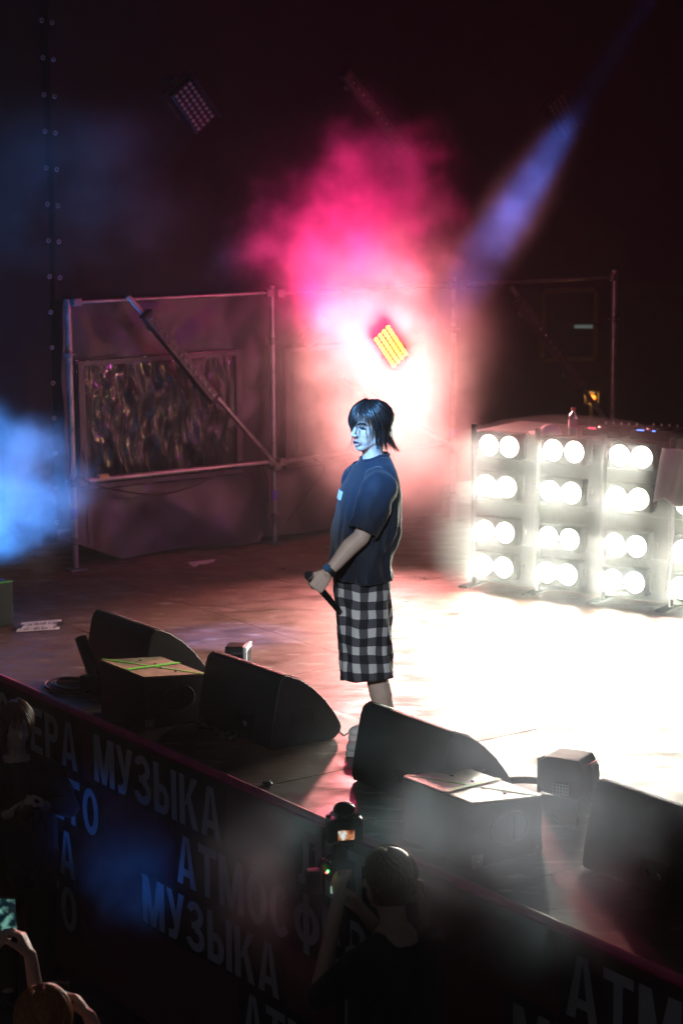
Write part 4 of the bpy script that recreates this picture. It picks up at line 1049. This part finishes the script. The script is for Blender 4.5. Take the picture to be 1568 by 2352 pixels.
# camera operator with gimbal (seen from behind, facing the stage)
CP = PY(888, 1944, 7.7); czf = radians(128)
def tol(t, p): return t.matrix_basis.inverted() @ p
op_M = Matrix.Translation((CP.x, CP.y, GZ)) @ Matrix.Rotation(czf, 4, 'Z')
gpos = PY(786, 2030, 7.85); gl = op_M.inverted() @ gpos
hz_ = CP.z - GZ
op = crew('camera operator with tied-back blond hair in black seen from behind', CP, czf, HAIR_BLOND, TIED, (CLOTH_BLK, False),
     {'R': ((.12, -.24, hz_ - .62), (gl.x - .06, gl.y - .045, gl.z - .10), (.75, .35, .55), (0, 1, 0), (.9, .9, .9, .9)),
      'L': ((.16, .22, hz_ - .62), (gl.x - .05, gl.y + .055, gl.z - .02), (.75, -.35, .5), (0, -1, 0), (.9, .9, .9, .9))}, bun=ponytail, headturn=.25, tilt=.1)
gm = thing('gimbal_camera', 'black video camera on a gimbal held up by the camera operator', 'camera', PY(790, 1905, 7.88), czf - .45)
gm2 = gm
obj('camera_body', MB().box((0, 0, 0), (.075, .145, .10)).box((.0, 0, .062), (.06, .07, .03)), BLK_PLASTIC, gm, bevel=.012)
obj('viewfinder', MB().ell((-.005, 0, .085), (.045, .045, .03)), BLK_PLASTIC, gm)
obj('lens', MB().lathe([(0, .16), (.030, .16), (.036, .15), (.036, .03), (.034, 0)], 20, Matrix.Rotation(pi / 2, 4, 'Y')), BLK_PLASTIC, gm)
scr = obj('screen', MB().box((-.0385, .0, -.012), (.004, .078, .050)), mat('screen bezel', (.01, .01, .012), .2), gm)
def screen_mat():
    m, n, l, p = new_mat('camera screen'); p.inputs['Base Color'].default_value = (.01, .01, .01, 1)
    tc = n.new('ShaderNodeTexCoord'); g_ = n.new('ShaderNodeTexNoise'); g_.inputs['Scale'].default_value = 28; l.new(tc.outputs['Object'], g_.inputs[0])
    r = n.new('ShaderNodeValToRGB'); r.color_ramp.elements[0].position = .38; r.color_ramp.elements[0].color = (.10, .02, .015, 1); r.color_ramp.elements[1].position = .62; r.color_ramp.elements[1].color = (.75, .9, .85, 1)
    e = r.color_ramp.elements.new(.5); e.color = (.6, .2, .06, 1)
    l.new(g_.outputs[0], r.inputs[0]); l.new(r.outputs[0], p.inputs['Emission Color']); p.inputs['Emission Strength'].default_value = .9
    return m
SCREEN = screen_mat()
obj('screen_picture', MB().box((-.0412, .0, -.012), (.002, .066, .040)), SCREEN, scr)
obj('top_dial', MB().cyl((0, -.05, .05), (0, -.05, .066), .014, .013, 14).cyl((.02, .06, .05), (.02, .06, .06), .01, .01, 12), BLK_METAL, gm)
obj('strap_lug', MB().tube([(0, -.073, .035), (0, -.10, .04), (0, -.13, .035), (0, -.135, .01)], .004, 6), CHROME, gm)
obj('mount_plate', MB().box((.01, 0, -.058), (.09, .06, .012)), BLK_METAL, gm)
arm = MB().tube([(.02, 0, -.065), (.02, .02, -.10), (.02, .07, -.13), (.02, .075, -.19), (.01, .03, -.225), (0, .0, -.235)], .013, 10)
ga = obj('gimbal_arm', arm, BLK_METAL, gm)
for q in ((.02, .02, -.095), (.02, .078, -.155), (0, 0, -.235)): obj('motor', MB().cyl(Vector(q) + Vector((-.028, 0, 0)), Vector(q) + Vector((.028, 0, 0)), .026, .026, 16), BLK_PLASTIC, ga, bevel=.004)
hn = obj('handle', MB().lathe([(0, 0), (.018, 0), (.021, -.03), (.019, -.1), (.021, -.2), (.018, -.24), (0, -.24)], 16, Matrix.Translation((0, 0, -.25))), BLK_PLASTIC, gm)
obj('transmitter_box', MB().box((-.02, .13, -.20), (.05, .06, .10)), mat('grey box', (.16, .16, .2), .5), gm, bevel=.006)
obj('status_light', MB().ell((-.035, .075, -.158), .005), glow('status green', (.1, 1, .2), 6), ga); obj('status_light', MB().ell((-.035, .081, -.163), .0045), glow('status red', (1, .1, .1), 6), ga)
obj('handle_display', MB().box((-.021, 0, -.275), (.003, .016, .022)), glow('handle display', (.2, .45, .8), .8), hn)
obj('handle_display', MB().box((-.040, .06, -.235), (.003, .012, .03)), glow('mini display', (.4, .6, .45), .7), hn)
obj('antenna_clip', MB().cyl((-.02, .10, -.085), (-.02, .13, -.065), .004, .004, 8), CHROME, gm)
# photographer standing at the left by the skirt, facing the camera
pp = PY(36, 1611, 10.75); phz = pp.z - GZ
ph = crew('photographer in black with long hair standing against the banner at far left', pp, radians(-72), HAIR_BR, LONG, (CLOTH_BLK, True),
     {'R': ((.08, -.26, phz - .60), (.22, -.10, phz - .56), (.5, .75, .1), (-.3, .3, 1), (.7, .7, .7, .7)), 'L': ((.08, .26, phz - .60), (.22, .10, phz - .53), (.5, -.75, .1), (-.3, -.3, 1), (.7, .7, .7, .7))}, tilt=.25)
pc = thing('still_camera', 'small dark still camera held at chest height by the photographer', 'camera', ph.matrix_basis @ Vector((.30, 0, phz - .55)), radians(-72))
obj('camera_body', MB().box((0, 0, 0), (.05, .13, .08)).box((0, 0, .045), (.04, .05, .02)), BLK_PLASTIC, pc, bevel=.008)
obj('lens', MB().lathe([(0, .07), (.028, .07), (.032, .06), (.032, 0)], 18, Matrix.Translation((.025, 0, 0)) @ Matrix.Rotation(pi / 2, 4, 'Y')), BLK_PLASTIC, pc)
obj('strap', MB().tube([(0, .065, .03), (.0, .10, -.1), (0, .08, -.26), (.0, .0, -.33), (0, -.08, -.26), (0, -.10, -.1), (0, -.065, .03)], .006, 6), CLOTH_BLK, pc)
# audience at lower left: raised phones
def raised(label, head_px, Y, hairm, hands, ph_c, ph_rot, screen):
    hp = PY(*head_px, Y); rz = radians(80); M = Matrix.Translation((hp.x, hp.y, GZ)) @ Matrix.Rotation(rz, 4, 'Z'); MI = M.inverted()
    hz = hp.z - GZ; arms = {}
    for sd, (wp, tip) in hands.items():
        w = MI @ wp; d = (MI @ tip) - w; s_ = 1 if sd == 'L' else -1
        e_ = (w.x * .55 + .03, s_ * .24 + (w.y - s_ * .15) * .3, hz - .50); e_ = (e_[0], e_[1], min(e_[2], w.z - .12))
        arms[sd] = (e_, tuple(w), tuple(d), (0, -s_, .0) if True else 0, (.55, .5, .5, .55))
    p = crew(label, hp, rz, hairm, LONG, (CLOTH_BLK, False), arms, tilt=-.05)
    return p
def phone(label, c, R, lit):
    t = thing('phone', label, 'phone', c, 0, 'phones held up by the audience', rot=R)
    obj('phone_body', MB().box((0, 0, 0), (.008, .074, .155)), BLK_PLASTIC, t, bevel=.006)
    obj('phone_screen', MB().box((-.0048, 0, 0), (.001, .066, .140)), SCREEN2 if lit else mat('dark screen', (.01, .01, .012), .1), t)
    obj('camera_bump', MB().box((.005, .02, .055), (.004, .028, .03)), BLK_METAL, t, bevel=.001)
    return t
def screen2():
    m, n, l, p = new_mat('phone screen'); p.inputs['Base Color'].default_value = (.01, .01, .01, 1); p.inputs['Roughness'].default_value = .1
    tc = n.new('ShaderNodeTexCoord'); g_ = n.new('ShaderNodeTexNoise'); g_.inputs['Scale'].default_value = 30; l.new(tc.outputs['Object'], g_.inputs[0])
    r = n.new('ShaderNodeValToRGB'); r.color_ramp.elements[0].position = .45; r.color_ramp.elements[0].color = (.004, .02, .03, 1); r.color_ramp.elements[1].position = .68; r.color_ramp.elements[1].color = (.25, .6, .5, 1)
    l.new(g_.outputs[0], r.inputs[0]); l.new(r.outputs[0], p.inputs['Emission Color']); p.inputs['Emission Strength'].default_value = .55
    return m
SCREEN2 = screen2()
Y1 = 6.8
raised('ginger-haired spectator raising a dark phone at the bottom left', (100, 2262), Y1, HAIR_GINGER,
       {'R': (PY(205, 2335, Y1 + .22), PY(160, 2268, Y1 + .28)), 'L': (PY(70, 2420, Y1 + .25), PY(90, 2340, Y1 + .3))}, None, None, None)
phone('dark phone held up beside the ginger hair', PY(140, 2298, Y1 + .30), (0, radians(-8), radians(80)), False)
Y2 = 7.25
raised('spectator at the lower left edge holding up a phone with a glowing screen', (-75, 2235), Y2, HAIR_BR,
       {'R': (PY(70, 2195, Y2 + .28), PY(38, 2120, Y2 + .32)), 'L': (PY(-25, 2215, Y2 + .28), PY(-8, 2140, Y2 + .32))}, None, None, None)
phone('phone with a greenish glowing screen at the lower left edge', PY(19, 2102, Y2 + .36), (0, radians(-6), radians(82)), True)
#NEXT3

# ------------------------------------------------------------------ stage lamps
def fixture(label, loc, target, size=.16):
    t = thing('stage_spotlight', label, 'stage light', loc, rot=(Vector(target) - Vector(loc)).to_track_quat('-Z', 'Y').to_euler())
    obj('can', MB().lathe([(0, .30), (size * .6, .28), (size * .8, .2), (size, .02), (size, .015), (size * .93, .015), (size * .75, .2)], 20, Matrix.Translation((0, 0, -.0))), BLK_METAL, t)
    obj('yoke', MB().box((size + .02, 0, .2), (.012, .04, .3)).box((-size - .02, 0, .2), (.012, .04, .3)).box((0, 0, .36), (2 * size + .06, .04, .012)), BLK_METAL, t)
    return t
L_SMOKE_WARM, L_SMOKE_MAG, L_LEFT, L_BEAM, L_KEY, L_RED, L_PIT, L_FOH, L_WALL = 1900, 720, 650, 3000, 7600, 90, 700, 3600, 330
fixture_pos = WARMP
tgt = PF + Vector((.25, 0, 1.4))
spot('smoke_warm', WARMP, tgt, L_SMOKE_WARM, (1, .35, .32), 98, 1.0, .12)  # added lamp behind the smoke, apart from the lit panel
MAGP = W(WALL_B + .35, 9.1, 1.75)
fixture('added flood lamp backlighting the pink smoke against the side wall', WARMP - (tgt - WARMP).normalized() * .05, tgt, .09)
fixture('made-up small flood lamp colouring the smoke left of the lit panel', MAGP, MAGP + Vector((.5, -.9, .65)), .09)
spot('smoke_magenta', MAGP, MAGP + Vector((.5, -.9, .65)), L_SMOKE_MAG, (1, .02, .19), 125, .8, .12)  # added lamp with an invented fixture, turns the smoke magenta
pl = PY(-45, 1300, 14.3)
fixture('blue flood lamp beyond the left frame edge', pl, PY(30, 900, 13.8), .1)
spot('left_blue', pl, PY(30, 900, 13.8), L_LEFT, (.06, .30, 1), 110, 1.0, .08)
bp = PY(1525, -55, 13.0); bt_ = PY(1075, 640, 12.9)
fixture('moving light high at the top right throwing the blue beam', bp, bt_, .12)
spot('blue_beam', bp, bt_, L_BEAM, (.01, .17, 1), 11, .9, .05)
spot('key_blue', Vector((-2.6, 5.2, 4.6)), perf.location + Vector((0, 0, 1.62)), L_KEY, (.13, .44, 1), 9, .9, .10)
spot('red_wash', W(-9.5, 10.2, 6.2), W(-13.4, 10.6, 3.6), L_RED, (1, .03, .06), 100, .9, .15)
spot('pit_blue', Vector((-.2, 5.5, -.6)), W(-9.45, 5.1, -.62), L_PIT, (.02, .22, 1), 8.5, .9, .06)
spot('wing_red', W(-4.9, 9.3, 2.7), W(-13.4, 7.9, 1.0), L_WALL, (.75, .06, .65), 26, .8, .45)
spot('wing_amber', W(-4.9, 7.4, 3.1), W(-13.4, 7.45, 1.15), L_WALL * 2, (1, .62, .16), 10, .9, .4)
spot('house_front', Vector((-1.5, -3.0, 6.0)), perf.location + Vector((0, 0, .9)), L_FOH, (.85, .93, 1), 9, .7, .2)

# ------------------------------------------------------------------ haze and smoke
LAMP_SMOKE = .26
def smoke(name, label, c, radii, dens, nscale, lo, hi, aniso=.2, col=(1, 1, 1), rot=(0, 0, 0), falloff=(.25, 1.0), step=1.6, seed=0, edge=1.4, stretch=(1, 1, 1)):
    o = obj(name, MB().ell((0, 0, 0), 1, None, 24, 14), None); o.location = c; o.scale = radii; o.rotation_euler = rot
    tag(o, label, 'smoke', kind='stuff')
    m = bpy.data.materials.new(name); m.use_nodes = True; n = m.node_tree.nodes; l = m.node_tree.links; n.clear()
    out = n.new('ShaderNodeOutputMaterial'); pv_ = n.new('ShaderNodeVolumePrincipled'); l.new(pv_.outputs[0], out.inputs['Volume'])
    pv_.inputs['Color'].default_value = (*col, 1); pv_.inputs['Anisotropy'].default_value = aniso
    if seed is None: pv_.inputs['Density'].default_value = dens; o.data.materials.append(m); return o
    tc = n.new('ShaderNodeTexCoord'); ln = n.new('ShaderNodeVectorMath'); ln.operation = 'LENGTH'; l.new(tc.outputs['Object'], ln.inputs[0])
    fo = n.new('ShaderNodeMapRange'); fo.interpolation_type = 'SMOOTHSTEP'; fo.inputs[1].default_value = falloff[0]; fo.inputs[2].default_value = falloff[1]; fo.inputs[3].default_value = 1; fo.inputs[4].default_value = 0
    ge = n.new('ShaderNodeNewGeometry'); mp = n.new('ShaderNodeMapping'); mp.inputs['Location'].default_value = (seed * 3.1, seed * 1.7, seed); mp.inputs['Scale'].default_value = stretch
    l.new(ge.outputs['Position'], mp.inputs[0])
    t = n.new('ShaderNodeTexNoise'); t.inputs['Scale'].default_value = nscale; t.inputs['Detail'].default_value = 4; t.inputs['Roughness'].default_value = .58
    l.new(mp.outputs[0], t.inputs[0])
    r = n.new('ShaderNodeMapRange'); r.inputs[1].default_value = lo; r.inputs[2].default_value = hi; r.inputs[3].default_value = 0; r.inputs[4].default_value = dens; l.new(t.outputs[0], r.inputs[0])
    ed = n.new('ShaderNodeMath'); ed.operation = 'MULTIPLY_ADD'; ed.inputs[1].default_value = -edge; l.new(t.outputs[0], ed.inputs[0])
    ea = n.new('ShaderNodeMath'); ea.operation = 'ADD'; ea.inputs[1].default_value = edge * .5; l.new(ln.outputs['Value'], ea.inputs[0]); l.new(ea.outputs[0], ed.inputs[2]); l.new(ed.outputs[0], fo.inputs[0])
    mu = n.new('ShaderNodeMath'); mu.operation = 'MULTIPLY'; l.new(fo.outputs[0], mu.inputs[0]); l.new(r.outputs[0], mu.inputs[1])
    rim = n.new('ShaderNodeMapRange'); rim.interpolation_type = 'SMOOTHSTEP'; rim.inputs[1].default_value = .55; rim.inputs[2].default_value = .99; rim.inputs[3].default_value = 1; rim.inputs[4].default_value = 0; l.new(ln.outputs['Value'], rim.inputs[0])
    mu2 = n.new('ShaderNodeMath'); mu2.operation = 'MULTIPLY'; l.new(mu.outputs[0], mu2.inputs[0]); l.new(rim.outputs[0], mu2.inputs[1]); l.new(mu2.outputs[0], pv_.inputs['Density'])
    o.data.materials.append(m)
    try: m.cycles.volume_step_rate = step
    except Exception: pass
    return o
smoke('smoke_plume', 'wide soft pink haze round the plume', PY(820, 800, 15.1), (1.45, .7, 2.3), .30, 1.3, .2, .7, .1, seed=3, falloff=(.0, .95), edge=.6)
smoke('smoke_plume', 'dense pale smoke core in front of the lit panel', PY(855, 960, 15.15), (.78, .45, 1.35), 2.1, 1.9, .25, .70, .1, seed=9, falloff=(.0, .95), edge=1.0)
smoke('smoke_plume', 'magenta smoke billow at the upper left of the plume', PY(735, 600, 15.3), (1.05, .6, 1.0), 1.7, 2.5, .30, .75, .1, seed=1, falloff=(.0, .85), edge=1.9)
smoke('smoke_plume', 'magenta smoke billow at the top of the plume', PY(880, 490, 15.3), (.80, .6, 1.15), 1.5, 2.5, .30, .75, .1, seed=4, falloff=(.0, .85), edge=1.9)
smoke('smoke_plume', 'salmon smoke drifting right behind the performer', PY(955, 1010, 15.0), (.60, .5, 1.2), 1.8, 1.9, .25, .75, .1, seed=6, falloff=(.05, .95), edge=1.1)
smoke('smoke_plume', 'blue smoke cloud drifting in from the left edge', PY(-15, 1140, 13.6), (.85, .7, .80), 1.8, 2.6, .40, .66, .1, seed=2, edge=1.0)
smoke('smoke_plume', 'faint blue violet haze high on the left', PY(130, 420, 14.0), (1.3, .5, .75), .22, 1.3, .35, .7, .1, seed=8)
smoke('smoke_plume', 'pale smoke round the lamp wall, laid thin and even for lamp halos', BW(.95, -.20, .58), (1.50, .26, .74), LAMP_SMOKE, 0, 0, 0, .1, rot=(0, 0, BRZ), seed=None)  # even layer shaped so that the lamps get halos
smoke('smoke_plume', 'grey smoke drifting in front of the right monitor wedges', PY(1130, 2000, 7.6), (1.4, .6, .85), .85, 1.8, .36, .70, .5, seed=4, col=(.60, .84, 1), edge=1.2)  # bluish light is put into the smoke colour; the smoke itself is white
smoke('smoke_plume', 'blue smoke wisp low in front of the banner', PY(275, 1950, 9.9), (.42, .45, .60), 2.5, 3.0, .40, .68, .2, seed=5)
_bd = (bt_ - bp)
smoke('smoke_plume', 'blue smoke where the beam meets the scaffold', bp + _bd * .84, (.30, .30, 1.05), .8, 2.6, .25, .75, .1, seed=6, rot=_bd.to_track_quat('Z', 'Y').to_euler(), falloff=(.0, 1), edge=.5)
hz_ = MB().box((0, 12, 2.6), (32, 38, 11)); h = obj('haze', hz_, None); tag(h, 'thin stage haze filling the air', 'haze', kind='stuff')
hm_ = bpy.data.materials.new('haze'); hm_.use_nodes = True; n = hm_.node_tree.nodes; n.clear(); o_ = n.new('ShaderNodeOutputMaterial'); v_ = n.new('ShaderNodeVolumePrincipled')
v_.inputs['Density'].default_value = .0016; v_.inputs['Color'].default_value = (.9, .92, .95, 1); v_.inputs['Anisotropy'].default_value = .2
hm_.node_tree.links.new(v_.outputs[0], o_.inputs['Volume']); h.data.materials.append(hm_)
